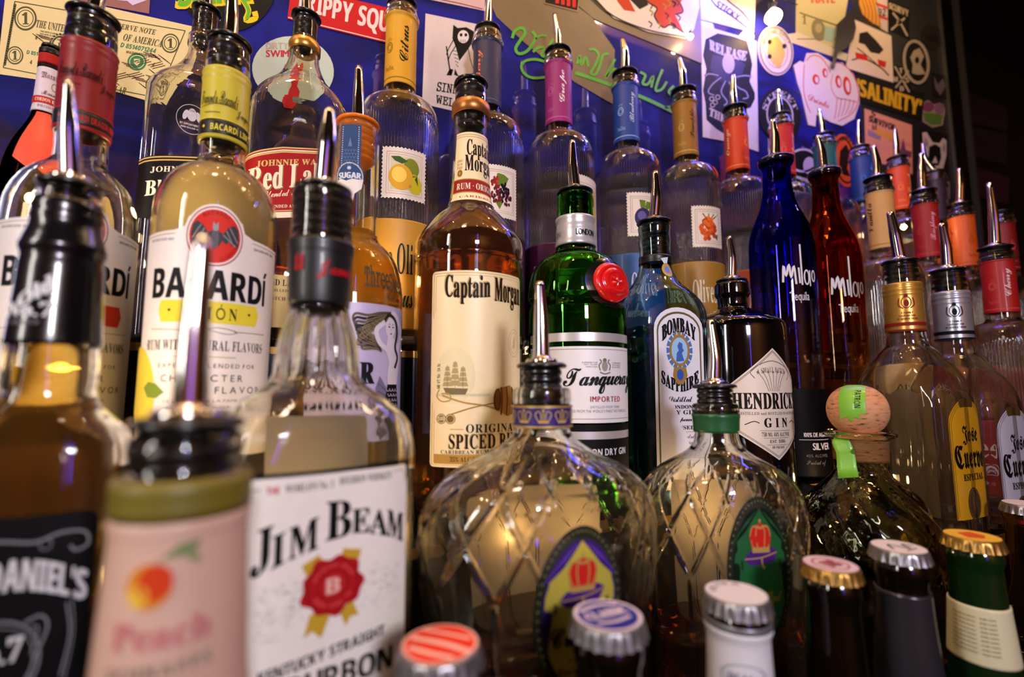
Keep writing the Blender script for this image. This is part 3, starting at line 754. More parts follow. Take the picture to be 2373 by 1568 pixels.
A.text('ORIGINAL', (-34, 982, 106, 1002), DKB, 'sb', l=3); A.line([(-70, 994), (-40, 994)], 1.5, GOLDI, 2, smooth=False)
for dx, mm, l in ((-2, ink(150, 110, 60), 2), (0, DKB, 3)): A.text('SPICED RUM', (-72 + dx, 1006 + dx, 116 + dx, 1040 + dx), mm, 'sb', l=l)
A.text('CARIBBEAN RUM WITH SPICE', (-92, 1042, 100, 1051), DKB, 'sb', l=2)
A.build('label_print', fl, m, du=10)
# ------------------------------------------------------------------ bourbon bottle, white label with the red wax seal
b = Bottle('bourbon_bottle', 'clear square bourbon bottle with white label, red wax seal and black capsule', 'bottle', 750, 440, .262, T1, turn=13)
n_ = 4.2
def dj(th, z):
    za, zb = b.z(865), b.z(735)
    w_ = math.exp(-(((z - (za + zb) / 2) / ((zb - za) * .55)) ** 4))
    za2 = b.z(1010); w2 = math.exp(-(((z - b.z(985)) / .0022) ** 2)) + math.exp(-(((z - b.z(930)) / .0015) ** 2))
    return -w_ * .0016 * np.abs(np.cos(6 * th)) ** .5 + .0012 * w_ + w2 * .0007
b.profile([(452, 142), (458, 150), (470, 146), (540, 148), (548, 150), (690, 142), (712, 138), (740, 148), (780, 174), (820, 188), (850, 194), (868, 200), (880, 216), (892, 236, 1, 2.1), (905, 270, .98, 2.2), (920, 316, .95, 2.4), (940, 362, .93, 2.8), (965, 400, .92, 3.4), (1000, 420, .92, 3.8), (1040, 426, .92, 4.4), (1560, 424, .92, 4.4)], seg=180, nz=150, disp=dj, t=.0034)
b.back_label(968, 1400, 120, (214, 204, 190)); b.band('capsule', 548, 702, mat('black_capsule', (16, 15, 17), .42, coat=.1), off=.0006, bumps=[(556, .0008, .0012), (572, .0006, .001)])
m = b.map(pyref=630, th=0, off0=.0012); A = Art(); RD = ink(190, 24, 34)
A.text('James', (-26, 604, 66, 648), RD, 'sc', bold=.2); A.text('B. B', (-80, 590, -58, 628), RD, 'sc', bold=.4); A.build('signature', b.root, m, du=7)
pourer(b, 440, 142, ((761, 325)), ((766, 252)), wr=(.32, .33, .18), stop_py=718, stop_w=124, ribs=13)
JW_ = paper(232, 222, 214)
m = b.map(pyref=1300, planar=True, off0=.0006)
A = Art(); A.rrect(-184, 1094, 186, 1700, 14, JW_, 0); fl = A.build('front_label', b.root, m, du=9)
A = Art(); BK = K()
A.line([(-184, 1088), (0, 1090), (176, 1086), (186, 1098), (188, 1130)], 9, BK, .5)
A.text('THE', (-150, 1112, -124, 1128), RD, 'ss'); A.text("WORLD'S No. 1", (-112, 1110, -6, 1128), BK, 'sb'); A.text('BOURBON WHISKEY', (8, 1106, 140, 1124), BK, 'sb')
A.rect(-186, 1116, -160, 1118, BK); A.line([(146, 1108), (168, 1106), (178, 1118), (180, 1140)], 2.5, ink(200, 150, 70), 1)
def warp(st, u0, u1, top0, top1, bot0, bot1, **k): A.text(st, ((u0, top0), (u1, top1), (u1, bot1), (u0, bot0)), BK, 'sb', l=2, **k)
warp('J', -172, -132, 1206, 1194, 1312, 1280, bold=1.2)
warp('I', -134, -108, 1222, 1212, 1292, 1280, bold=1.2); warp('M', -100, -38, 1208, 1190, 1278, 1262, bold=1.2)
warp('B', -20, 38, 1160, 1162, 1250, 1246, bold=1.5)
warp('E', 40, 84, 1186, 1188, 1242, 1248, bold=1.2); warp('A', 84, 132, 1190, 1202, 1250, 1266, bold=1.2); warp('M', 130, 176, 1200, 1220, 1264, 1290, bold=1.2)
GR = ink(150, 145, 140)
rr_ = random.Random(4)
for i in range(120):
    s_ = rr_.choice((-1, 1)); u = s_ * (70 + 90 * rr_.random()); v = 1320 + 130 * rr_.random() * (1 if abs(u) > 90 else .8); a = rr_.random() * 3
    A.line([(u, v), (u + 9 * math.cos(a), v + 5 * math.sin(a)), (u + 16 * math.cos(a + 1), v + 7 * math.sin(a + 1))], .9, GR, 1)
GO = ink(188, 150, 44); WX = ink(168, 20, 28); WX2 = ink(206, 70, 66); WX3 = ink(120, 12, 20)
A.poly([(-72, 1296), (-34, 1278), (-22, 1300), (-60, 1322)], GO, 2); A.poly([(20, 1274), (64, 1284), (60, 1306), (18, 1294)], GO, 2)
A.poly([(-50, 1410), (-62, 1462), (-44, 1450), (-24, 1472), (-4, 1420)], GO, 2); A.poly([(16, 1420), (32, 1460), (42, 1440), (62, 1440), (46, 1402)], GO, 2)
A.poly([(((70 + 4.5 * math.cos(9 * R(a)) + 3 * math.sin(5 * R(a))) * math.cos(R(a)), 1356 + (68 + 4.5 * math.cos(9 * R(a)) + 3 * math.sin(5 * R(a))) * math.sin(R(a)))) for a in range(0, 360, 5)][::1] if False else [((70 + 4.5 * math.cos(R(9 * a)) + 3 * math.sin(R(5 * a))) * math.cos(R(a)), 1356 + (68 + 4.5 * math.cos(R(9 * a)) + 3 * math.sin(R(5 * a))) * math.sin(R(a))) for a in range(0, 360, 5)], WX, 3)
A.ring(0, 1356, 60, 60, 3, WX3, 4); A.ring(0, 1356, 34, 35, 3, WX3, 4); A.ell(0, 1356, 30, 31, ink(176, 30, 36), 3.5)
A.text('JIM BEAM · BEAM', None, WX2, 'ss', l=5, arc=(0, 1356, 40, 52, -160, -20)); A.text('BEAM · SONS · TO', None, WX2, 'ss', l=5, arc=(0, 1356, 40, 52, 150, 30))
A.text('B', (-15, 1338, 15, 1374), ink(226, 170, 160), 'ss', l=5, bold=1)
A.text('KENTUCKY STRAIGHT', ((-150, 1510), (128, 1484), (128, 1510), (-150, 1538)), ink(56, 52, 52), 'ss', l=2, bold=.5)
A.text('BOURBON', (-140, 1542, 150, 1600), ink(56, 52, 52), 'ss', l=2, bold=1.2)
A.build('label_print', fl, m, du=9)
# this bottle leans a little to the left, against its neighbour
ph_ = R(0.4); b.root.rotation_euler = (0, -ph_, b.rz); b.root.location = (b.x + b.zf * math.sin(ph_) * math.cos(b.rz), b.y + b.zf * math.sin(ph_) * math.sin(b.rz), b.base)
# ------------------------------------------------------------------ more ribbed vodka bottles
G2 = 'ribbed vodka bottles on the step below the wall row'
olive(1808, 268, .49, T3, pl(206, 30, 40), 'Cherry', (240, 190, 190), ink(230, 100, 100), 'ribbed clear vodka bottle with plain red neck label, behind the blue tequila bottle', None, (pl(180, 30, 40), ink(240, 230, 200)), .9, ((1806, 240), (1803, 208)), w=56)
olive(1908, 314, .49, T3, pl(24, 104, 108), 'Mango', (120, 180, 180), ink(60, 150, 150), 'ribbed clear vodka bottle with teal neck label, behind the amber tequila bottle', None, (pl(30, 110, 110), ink(220, 230, 230)), .9, ((1905, 285), (1898, 250)), w=56)
olive(1992, 342, .49, T3, pl(22, 66, 150), 'Grape', (120, 160, 220), ink(70, 120, 200), 'ribbed clear vodka bottle with dull blue neck label beside the orange round sticker', None, (pl(30, 60, 150), ink(220, 230, 230)), .9, ((1990, 310), (1991, 278)), w=52)
olive(2078, 366, .49, T3, pl(228, 84, 22), 'Peach', (250, 180, 120), ink(250, 140, 70), 'ribbed clear vodka bottle with bright orange neck label below the pink card', None, (pl(220, 100, 40), ink(240, 230, 200)), .9, ((2077, 330), (2074, 298)), w=54)
olive(2166, 398, .49, T3, pl(40, 22, 40), 'Berry', (120, 90, 110), ink(90, 60, 90), 'ribbed clear vodka bottle with dark neck label below the dog-faced sticker', None, (pl(50, 30, 60), ink(200, 190, 200)), .9, ((2140, 360), (2136, 325)), w=50)
olive(2034, 414, .402, T2, pl(230, 192, 124), 'Vanilla', (60, 44, 24), ink(170, 130, 70), 'ribbed vodka bottle with cream neck label beside the amber tequila bottle', None, (pl(220, 190, 130), ink(90, 60, 20)), -.75, ((2032, 375), (2024, 338)), w=76, group=G2)
olive(2138, 444, .402, T2, pl(176, 22, 34), 'Raspberry', (240, 170, 180), ink(200, 70, 70), 'ribbed vodka bottle with raspberry red neck label, right of the cream-necked one', None, (pl(170, 24, 40), ink(240, 220, 220)), .45, ((2136, 400), (2135, 356)), w=74, group=G2)
olive(2224, 474, .402, T2, pl(222, 104, 26), 'Mango', (120, 40, 20), ink(190, 80, 20), 'ribbed vodka bottle with mango orange neck label above the silver tequila', None, (pl(220, 110, 30), ink(240, 220, 200)), -.85, ((2226, 430), (2223, 392)), w=70, group=G2)
olive(2318, 492, .402, T2, pl(140, 18, 26), 'Cherry', (240, 190, 190), ink(230, 100, 100), 'ribbed vodka bottle with dark red neck label at the right edge behind', None, (pl(150, 20, 30), ink(240, 220, 220)), -.8, None, w=68, group=G2)
olive(2306, 574, .308, -.152, pl(190, 26, 34), 'Cherry', (244, 220, 224), ink(216, 80, 80), 'nearer ribbed vodka bottle with red cherry neck label at the right edge', None, (pl(170, 24, 40), ink(240, 220, 220)), .45, ((2303, 510), (2293, 425)), w=94, group=G2)

# ------------------------------------------------------------------ two white rum bottles with the bat seal
def rum(px, py, y, lab, prof, cap, q0, q1, sx, cx, liquid_row, words2, lemon, tip, yoff=0, w=118, stop_py=338):
    b = Bottle('rum_bottle', lab, 'bottle', px, py, y, T2, group='white rum bottles with the bat seal')
    b.profile(prof, nz=80, seg=96)
    cp = b.band('capsule', q0, q1, mat('capsule_%d' % px, tuple(int(v * .9) for v in cap[0]), .4, coat=.06), off=.0009, bumps=[(q0 + 5, .0006, .0008), (q0 + 18, .0006, .0008)])
    bs = b.band('dark_strip', q1 - 42, q1 - 8, mat('capsule_black', (14, 13, 13), .4), off=.0012, parent=cp)
    m = b.map(pyref=(q0 + q1) / 2, th=0, off0=.0014); A = Art(); rp = m.rpx; c2 = ink(*cap[1])
    A.text(words2[0], (-rp * 1.15, q0 + 60, rp * .50, q0 + 90), c2, 'sc'); A.line([(-rp * 1.1, q0 + 96), (-.3 * rp, q0 + 90), (rp * .5, q0 + 92)], 1.2, c2, 2)
    A.line([(-rp * .9, q0 + 110), (-rp * .2, q0 + 110)], 1.2, c2, 2); A.text('Jacques', (rp * .45, q0 + 92, rp * 1.2, q0 + 116), c2, 'sc')
    A.text('BACARDÍ ' + words2[1], (-rp * .55, q1 - 34, rp * 1.5, q1 - 16), ink(*cap[2]), 'ss', l=3); A.poly([(-rp * .95, q1 - 25), (-rp * .88, q1 - 29), (-rp * .81, q1 - 25), (-rp * .88, q1 - 21)], ink(*cap[2]), 3)
    for v in (q1 - 44, q1 - 8, q1 - 4): A.rect(-rp * 2.2, v, rp * 2.2, v + 1.6, ink(*cap[2]), 2)
    A.build('lettering', cp, m, du=rp * .15)
    O = yoff; WH = paper(228, 220, 218)
    m = b.map(cx=cx, pyref=700, off0=.0006)
    hw = 205 * sx; P = [(-hw, 545 + O)]
    P += [(-100 * sx, 539 + O), (-74 * sx, 530 + O), (-66 * sx, 508 + O)]
    P += [(sx * 74 * math.sin(R(a)), 548 + O - 74 * math.cos(R(a))) for a in range(-54, 55, 6)]
    P += [(66 * sx, 508 + O), (74 * sx, 530 + O), (100 * sx, 539 + O), (hw, 545 + O), (hw, 1060), (-hw, 1060)]
    A = Art(); A.poly(P, WH, 0); fl = A.build('front_label', b.root, m, du=10 * sx, dv=60)
    A = Art(); BK = ink(34, 32, 38); RD = ink(206, 46, 36); GY = ink(120, 116, 122); X = lambda a: a * sx
    def E(cx_, cy_, r_, mm, l): A.ell(X(cx_), cy_ + O, X(r_), r_, mm, l)
    E(0, 548, 69, ink(150, 30, 30), 1); E(0, 548, 66, WH, 1.4); E(0, 548, 62, RD, 2)
    A.text('BACARDI', None, ink(150, 30, 26), 'ss', l=3, arc=(0, 548 + O, 50, 58, -125, -55)); A.text('LA FABRICA', None, ink(150, 30, 26), 'ss', l=3, arc=(0, 548 + O, 50, 58, 75, 20))
    DG = ink(62, 60, 66); LG = ink(150, 148, 152)
    for s_ in (-1, 1):       # the bat
        wing = [(4, 534), (18, 540), (30, 524), (44, 516), (54, 524), (58, 545), (56, 572), (48, 560), (40, 566), (34, 556), (26, 564), (18, 556), (8, 572)]
        A.poly([(X(s_ * a), c + O) for a, c in wing], DG, 3)
        for k in ((18, 542, 50, 566), (26, 532, 42, 560), (34, 524, 55, 556)): A.line([(X(s_ * k[0]), k[1] + O), (X(s_ * k[2]), k[3] + O)], 2, LG, 4)
    A.ell(0, 552 + O, X(9), 24, ink(90, 88, 94), 5); A.ell(0, 528 + O, X(7), 8, LG, 6); A.poly([(X(-7), 526 + O), (X(-6), 514 + O), (X(-1), 522 + O)], LG, 6); A.poly([(X(7), 526 + O), (X(6), 514 + O), (X(1), 522 + O)], LG, 6)
    for s_ in (-1, 1): A.line([(s_ * hw, 552 + O), (s_ * X(98), 547 + O)], 1.5, ink(160, 120, 60), 1, smooth=False)
    A.text('BACARDÍ ESTD 1862', (-X(180), 556 + O, -X(100), 563 + O), GY, 'ss', l=1); A.text('BACARDÍ ESTD 1862', (X(104), 556 + O, X(184), 563 + O), BK, 'ss', l=1)
    A.text('BACARDÍ', (-X(158), 610 + O, X(156), 694 + O), BK, 'ss', l=2, bold=X(1.6))
    if lemon:
        A.poly([(-X(128), 703), (-X(122), 698), (X(122), 698), (X(132), 722), (X(122), 748), (-X(122), 748), (-X(132), 722)], ink(222, 206, 60), 2)
        A.text('LIMÓN', (-X(70), 704, X(66), 740), BK, 'sb', l=3, gap=.3); A.text('·', (-X(104), 718, -X(96), 724), BK, 'ss', l=3); A.text('·', (X(96), 718, X(104), 724), BK, 'ss', l=3)
    else:
        A.poly([(-X(128), 703), (-X(122), 698), (X(122), 698), (X(132), 722), (X(122), 748), (-X(122), 748), (-X(132), 722)], ink(200, 60, 50), 2)
    A.line([(-X(155), 764), (-X(30), 766), (X(20), 758), (X(70), 766), (X(40), 772), (X(-10), 762)], 1.2, BK, 2); A.line([(X(60), 766), (X(160), 764)], 1.2, BK, 2)
    A.text('·RUM WITH NATURAL FLAVORS·', (-X(170), 788, X(158), 812), BK, 'sb', l=2)
    A.rect(-X(80), 826, X(70), 827.5, ink(170, 150, 100), 2)
    A.text('EXPERTLY BLENDED FOR', (-X(120), 842, X(128), 852), BK, 'n', l=2, gap=.3); A.text('CHARACTER', (-X(110), 868, X(92), 884), BK, 'n', l=2, gap=.35); A.text('AND FLAVOR', (-X(60), 896, X(150), 912), BK, 'n', l=2, gap=.3)
    A.text('DE LA CASA DE LA FAMILIA', (-X(100), 926, X(100), 932), GY, 'n', l=2); A.text('BACARDÍ ESTABLECIDA', (-X(90), 940, X(80), 946), GY, 'n', l=2)
    if lemon:
        A.ell(-X(190), 900, X(62), 100, ink(226, 200, 70), 1, rot=-14); A.poly([(-X(168), 898), (-X(150), 884), (-X(124), 888), (-X(98), 908), (-X(120), 922), (-X(150), 920)], ink(120, 140, 50), 3)
    A.text('750ML', (X(150), 1000, X(190), 1010), BK, 'ss', l=2)
    A.build('label_print', fl, m, du=10 * sx)
    b.back_label(455, 900, 120, (224, 206, 160))
    if liquid_row: b.liquid(liquid_row, glass('clear_spirit', (248, 248, 244), 1.34, lit_haze=(.02, (226, 212, 190))))
    pourer(b, py, w, tip[0], tip[1], stop_py=stop_py, stop_w=w * .78, ribs=9, wr=(.32, .30, .2))
    return b
rum(533, 100, .385, 'clear rum bottle with yellow capsule, white label and lemon picture', [(112, 104), (150, 110), (158, 113), (335, 114), (376, 116), (386, 124), (398, 152), (412, 200), (428, 238), (450, 270), (478, 292), (510, 302), (560, 304), (950, 300)], ((222, 204, 56), (30, 26, 20), (230, 214, 70)), 155, 322, 1.0, 489, 396, ('Facundo Bacardi', 'LIMÓN'), True, ((538, 30), (536, -60)))
rum(218, 40, .400, 'clear rum bottle with red capsule, behind the black-necked whiskey', [(56, 132), (86, 138), (92, 140), (290, 140), (360, 134), (378, 138), (392, 168), (410, 225), (432, 275), (460, 312), (492, 334), (550, 342), (950, 338)], ((150, 22, 26), (50, 12, 14), (190, 50, 50)), 92, 300, 1.14, 163, 640, ('Facundo Bacardi', 'DRAGON BERRY'), False, ((228, -10), (225, -120)), yoff=-22, w=150, stop_py=300)

# ------------------------------------------------------------------ two square scotch bottles with slanted labels
def scotch(px, py, w, lab, prof, kind, liquid_row, turn=0, tip=None):
    b = Bottle('whisky_bottle', lab, 'bottle', px, py, .478 if kind == 'red' else .497, T3, turn=turn, group='square scotch bottles with slanted labels')
    b.profile(prof, nz=80, seg=112)
    if liquid_row: b.liquid(liquid_row, glass('scotch', (240, 220, 200), 1.34, absorb=((.92, .68, .10), 60)))
    if kind == 'black':
        m = b.map(pyref=420, planar=True, off0=.0006); A = Art()
        A.poly([(-132, 386), (132, 338), (132, 520), (-132, 520)], ink(20, 18, 20), 0); fl = A.build('slanted_label', b.root, m, du=12)
        A = Art(); GO = ink(206, 170, 100)
        for o in (2, 9): A.poly([(-132, 386 + o), (132, 338 + o), (132, 341 + o), (-132, 389 + o)], GO, 1)
        A.text('JOHNNIE WALKER', ((-104, 406), (110, 366), (110, 380), (-104, 420)), ink(226, 214, 190), 'sb'); A.text('Black Label', ((-112, 438), (100, 400), (100, 434), (-112, 472)), ink(226, 214, 190), 'sb', bold=.6)
        A.build('label_print', fl, m, du=12)
        m = b.map(pyref=290, planar=True, off0=.0004); A = Art(); W_ = ink(190, 186, 200)
        A.ring(-18, 282, 38, 34, 1.2, W_, 1); A.ell(-18, 272, 12, 14, W_, 1); A.ell(-18, 262, 7, 5, W_, 1); A.ell(-34, 274, 6, 12, W_, 1, rot=20); A.ell(-2, 274, 6, 12, W_, 1, rot=-20)
        A.text('BY APPOINTMENT TO', (-46, 292, 10, 297), W_, 'ss'); A.text('JOHN WALKER SONS', (-44, 300, 8, 305), W_, 'ss'); A.build('etched_crest', b.root, m, du=12)
    else:
        m = b.map(pyref=420, planar=True, off0=.0006); A = Art(); RDL = ink(160, 22, 24)
        A.poly([(-130, 372), (-40, 348), (150, 322), (150, 478), (-130, 526)], RDL, 0); fl = A.build('slanted_label', b.root, m, du=12)
        A = Art(); GO = ink(214, 182, 110); CR = ink(240, 226, 196)
        for o, c_ in ((0, GO), (6, CR), (10, GO)): A.poly([(-130, 372 + o), (-40, 348 + o), (150, 322 + o), (150, 325 + o), (-40, 351 + o), (-130, 375 + o)], c_, 1)
        A.poly([(-130, 512), (150, 466), (150, 478), (-130, 526)], CR, 1); A.poly([(-130, 508), (150, 462), (150, 464), (-130, 510)], GO, 1)
        A.text('JOHNNIE WALKER', ((-100, 388), (104, 350), (104, 364), (-100, 404)), GO, 'sb', bold=.4)
        A.text('Red Label', ((-114, 408), (96, 362), (96, 416), (-114, 462)), ink(150, 110, 60), 'sb', bold=1.6, l=2); A.text('Red Label', ((-116, 406), (94, 360), (94, 414), (-116, 460)), CR, 'sb', bold=1.0, l=3)
        A.text('Blended Scotch Whisky', ((-84, 456), (90, 418), (90, 440), (-84, 478)), CR, 'sc', l=2); A.text('BLENDED AND BOTTLED BY', ((-72, 486), (70, 462), (70, 469), (-72, 493)), CR, 'sb', l=2)
        A.build('label_print', fl, m, du=12)
        m = b.map(pyref=680, planar=True, off0=.0006); A = Art(); A.rect(-70, 640, 100, 760, ink(214, 190, 130), 0); lo = A.build('lower_label', b.root, m, du=14)
        A = Art(); A.text('RED LABEL', (-66, 650, 30, 664), ink(40, 24, 20), 'sb'); A.text('DISTILLED BLENDED', (-66, 672, 40, 678), ink(90, 60, 40), 'sb'); A.text('SCOTCH WHISKY', (-66, 690, 40, 698), ink(120, 30, 24), 'sb'); A.build('lettering', lo, m, du=14)
    st = pourer(b, py, w, tip[0] if tip else None, tip[1] if tip else None, stop_py=118 if kind == 'black' else 128, stop_w=w * .72, ribs=6, wr=(.34, .3, .2))
    return b
scotch(480, 25, 80, 'clear square scotch bottle with black label, against the dollar bill', [(36, 68), (88, 72), (94, 84), (114, 86), (120, 76), (140, 84), (165, 112), (185, 150), (200, 184, 1, 2.2), (220, 222, .96, 2.8), (236, 244, .88, 3.4), (250, 252, .82, 3.8), (300, 256, .82, 4), (560, 260, .82, 4)], 'black', None, tip=((482, -20), (480, -60)))
bb = scotch(710, 40, 78, 'clear square scotch bottle with red label and thin gold neck ring', [(50, 62), (96, 66), (102, 72), (128, 74), (150, 80), (172, 98), (192, 122), (212, 158, 1, 2.1), (232, 196, .96, 2.5), (252, 220, .9, 3.2), (275, 236, .84, 3.8), (320, 246, .82, 4), (760, 250, .82, 4)], 'red', 580, tip=((710, 0), (708, -40)))
lathe('gold_ring', [(bb.z(126), bb.r(74)), (bb.z(124), bb.r(81)), (bb.z(108), bb.r(82)), (bb.z(103), bb.r(76))], foil(206, 150, 70, .3), bb.root, 48, cap=False)

# ------------------------------------------------------------------ dark liqueur bottle with a ribbon, far left
b = Bottle('liqueur_bottle', 'dark liqueur bottle with white neck label and orange ribbon, far left', 'bottle', 122, 112, .487, T3)
b.profile([(114, 52), (118, 56), (150, 58), (250, 66), (275, 74), (300, 98), (325, 128), (350, 156), (390, 182), (440, 196), (620, 200)], nz=50, seg=64, hollow=False, gmat=glass('dark_amber_glass', (60, 26, 12), 1.45))
cp = b.band('black_cap', 113, 124, BLK, off=.0012); b.band('red_band', 126, 148, ink(170, 34, 30), off=.0010); b.band('dark_band', 150, 157, ink(40, 16, 16), off=.0009)
lathe('cap_top', [(b.z(116), b.r(60)), (b.z(110), b.r(56)), (b.z(109), b.r(40))], BLK, b.root, 40)
lb = b.band('neck_label', 158, 258, paper(214, 200, 212), off=.0007)
m = b.map(pyref=210, th=0, off0=.0010); A = Art(); RR = ink(180, 40, 36)
A.text('Marnier', (-20, 170, 30, 184), ink(120, 80, 80), 'fr'); A.ring(14, 200, 7, 9, 1.2, ink(120, 80, 70), 1); A.text('Marnier', (-14, 212, 30, 222), ink(90, 60, 60), 'sc')
A.rect(-100, 226, 100, 242, RR, 1); A.text('CORDON ROUGE', (-28, 230, 40, 238), ink(240, 220, 210), 'sb'); A.text('PRODUIT', (-20, 246, 30, 252), ink(150, 130, 150), 'sb'); A.build('lettering', lb, m, du=5)
m = b.map(pyref=300, th=-.15, off0=.0012); A = Art(); A.poly([(-20, 258), (24, 258), (30, 300), (60, 380), (20, 430), (-30, 380), (-26, 300)], mat('orange_ribbon', (226, 70, 42), .5), 1); A.build('ribbon', b.root, m, du=8, dv=8)
m = b.map(pyref=480, th=0, off0=.0008); A = Art(); A.rect(-70, 470, 70, 600, paper(216, 190, 170), 1); A.build('front_label', b.root, m, du=8)

# ------------------------------------------------------------------ citrus rum bottle with an orange pourer
OR = mat('orange_rubber', (240, 122, 10), .35, coat=.2)
b = Bottle('flavored_rum_bottle', 'yellow-filled rum bottle with orange pourer flange and blue paper neck strip', 'bottle', 830, 288, .395, T2)
b.profile([(296, 96), (304, 104), (312, 106), (440, 110), (540, 112), (556, 118), (566, 134), (580, 168), (600, 200), (625, 222), (655, 236), (700, 246), (1000, 250)], nz=80, seg=96)
b.liquid(538, glass('yellow_rum', (250, 206, 60), 1.34, lit_haze=(.45, (240, 176, 40))))
pourer(b, 288, 108, (831, 225), (831, 156), stop_py=378, stop_w=88, col=OR, ribs=6, wr=(.30, .26, .16), dome=False)
m = b.map(cx=812, pyref=340, off0=.0008); A = Art(); NB = ink(50, 74, 116); A.rect(-26, 288, 26, 402, NB, 0); A.ell(0, 408, 36, 34, NB, 0.1); ns = A.build('neck_strip', b.root, m, du=8, dv=20)
A = Art(); CW = ink(214, 216, 226)
for s_ in (-20, 20):
    for k in range(18): A.ell(s_, 294 + k * 5.2, 1.3, 1.3, CW, 1, n=6)
for i in range(5):
    for j in range(-2, 3): A.ring(j * 7 + 3.5 * (i % 2), 352 + i * 8, 4.5, 5, .8, ink(110, 130, 170), 1, a0=180, a1=360, n=8)
A.poly([(-5, 340), (0, 318), (5, 340)], ink(100, 120, 160), 1)
A.ring(0, 408, 33, 31, 2, CW, 1); A.text('SUGAR', (-26, 400, 28, 414), CW, 'ss', l=3, bold=.6); A.text('*', (-4, 386, 4, 394), CW, 'n'); 
for k in range(8): A.line([(0, 390), (5 * math.cos(k * .785), 390 + 5 * math.sin(k * .785))], 1.2, CW, 2, smooth=False)
A.poly([(-34, 420), (-20, 414), (-6, 420), (8, 415), (20, 416), (34, 414), (30, 436), (14, 450), (12, 468), (2, 476), (-6, 462), (-14, 450), (-28, 444)], paper(226, 214, 208), 4)
A.build('strip_print', ns, m, du=8)
m = b.map(cx=862, pyref=650, off0=.0005); A = Art(); TK = ink(70, 64, 46)
A.text('Three', (-22, 614, 44, 666), TK, 'mo', bold=.8); A.text('Sheets', (46, 622, 110, 670), TK, 'mo', bold=.5); A.text('Citrus', (34, 674, 90, 690), TK, 'sc'); A.text('CITRUS FLAVORED RUM', (-6, 692, 92, 698), ink(150, 110, 40), 'ss'); A.build('printed_letters', b.root, m, du=8)
m = b.map(cx=846, pyref=850, off0=.0006); LIL = paper(176, 164, 202)
A = Art(); A.rect(-150, 702, 125, 1020, LIL, 0); fl = A.build('lilac_label', b.root, m, du=9)
A = Art(); IK = ink(32, 28, 40); SK = ink(206, 196, 214); HR = ink(58, 50, 44); HL = ink(150, 130, 100)
# a woman with long loose hair and a fish tail, drawn in ink
for k in range(9):
    A.line([(66, 718 + k), (30 - k * 2, 722 + k * 5), (0 - 3 * k, 730 + 8 * k), (-30 + 2 * k, 728 + 9 * k), (-34 + 3 * k, 744 + 8 * k), (-10 + 4 * k, 766 + 5 * k), (22 + 2 * k, 780 + 4 * k)], 6, HR if k % 2 else ink(90, 78, 66), 1 + k * .05)
    A.line([(60, 722 + k), (26 - k * 2, 728 + k * 5), (-4 - 3 * k, 738 + 8 * k), (14 + 2 * k, 778 + 4 * k)], .9, HL, 2)
A.ell(66, 752, 18, 26, SK, 3, rot=10)
A.poly([(56, 776), (76, 776), (104, 796), (110, 830), (98, 870), (92, 900), (60, 900), (56, 870), (62, 836), (50, 810)], SK, 3)
A.line([(100, 800), (112, 760), (92, 728), (70, 716)], 13, SK, 2.8); A.line([(52, 806), (30, 790), (22, 762), (46, 742)], 12, SK, 3.4)
A.line([(46, 738), (60, 724), (84, 736), (92, 766), (84, 800), (96, 824), (84, 850)], 9, HR, 3.6); A.line([(48, 738), (62, 728), (82, 740), (88, 766), (80, 800), (92, 824), (80, 850)], 1, HL, 3.8)
for x in (60, 74): A.ell(x, 752, 3.4, 1.8, IK, 4, n=10)
A.line([(58, 746), (64, 745)], 1.2, IK, 4, smooth=False); A.line([(70, 745), (78, 746)], 1.2, IK, 4, smooth=False); A.ell(67, 768, 4, 1.8, ink(120, 60, 70), 4, n=10); A.line([(67, 756), (66, 762)], 1, IK, 4, smooth=False)
A.poly([(58, 890), (94, 890), (104, 940), (96, 990), (70, 1016), (58, 980), (50, 930)], IK, 4)
for i in range(9):
    for j in range(4): A.ring(60 + j * 11 + 5 * (i % 2), 900 + i * 12, 6, 7, 1.2, SK, 5, a0=0, a1=180, n=8)
A.poly([(56, 900), (34, 870), (22, 900), (34, 930), (20, 950), (48, 960)], ink(110, 104, 134), 3)
for k in range(4): A.line([(54, 905 + k * 12), (30, 888 + k * 18)], 1.2, IK, 3.2, smooth=False)
A.text('SUGAR', (-150, 838, 18, 890), IK, 'sb', bold=2.4, l=3); A.text('ISLAND', (-150, 900, 6, 926), IK, 'sb', bold=1.4, l=3)
A.build('label_print', fl, m, du=9)

# ------------------------------------------------------------------ green gin bottle with red wax seal
GG = glass('green_glass', (160, 222, 136), 1.5, wavy=.08)
b = Bottle('gin_bottle', 'green gin bottle with silver capsule, red wax seal and white label', 'bottle', 1332, 445, .365, T2)
def dt(th, z):
    za, zb = b.z(705), b.z(600)
    w_ = max(0., min(1., (z - za) / .006)) * max(0., min(1., (zb - z) / .01))
    return w_ * .0022 * (np.abs(np.cos(4 * th)) - .6)
b.profile([(452, 80), (458, 84), (500, 86), (562, 88), (578, 92), (590, 104), (598, 134), (606, 164), (618, 190), (636, 208), (664, 220), (694, 226), (702, 220), (708, 214), (714, 218), (722, 226), (760, 228), (1120, 222)], nz=100, seg=128, disp=dt, gmat=GG)
b.liquid(722, glass('green_gin', (196, 236, 180), 1.34, lit_haze=(.12, (84, 160, 60))))
SV = foil(206, 202, 204, .32, .55)
cp = b.band('silver_capsule', 494, 562, SV, off=.0012, bumps=[(498, .0008, .0010), (512, -.0006, .0010), (530, .0003, .001), (556, .0005, .001)])
m = b.map(pyref=530, th=.12, off0=.0016); A = Art(); DK = ink(50, 50, 60); A.text('GIN', (-64, 532, -42, 544), ink(120, 110, 120), 'n'); A.text('LONDON', (-4, 530, 42, 544), DK, 'n', bold=.4); A.text('DRY', (56, 532, 80, 544), DK, 'n'); A.build('lettering', cp, m, du=5)
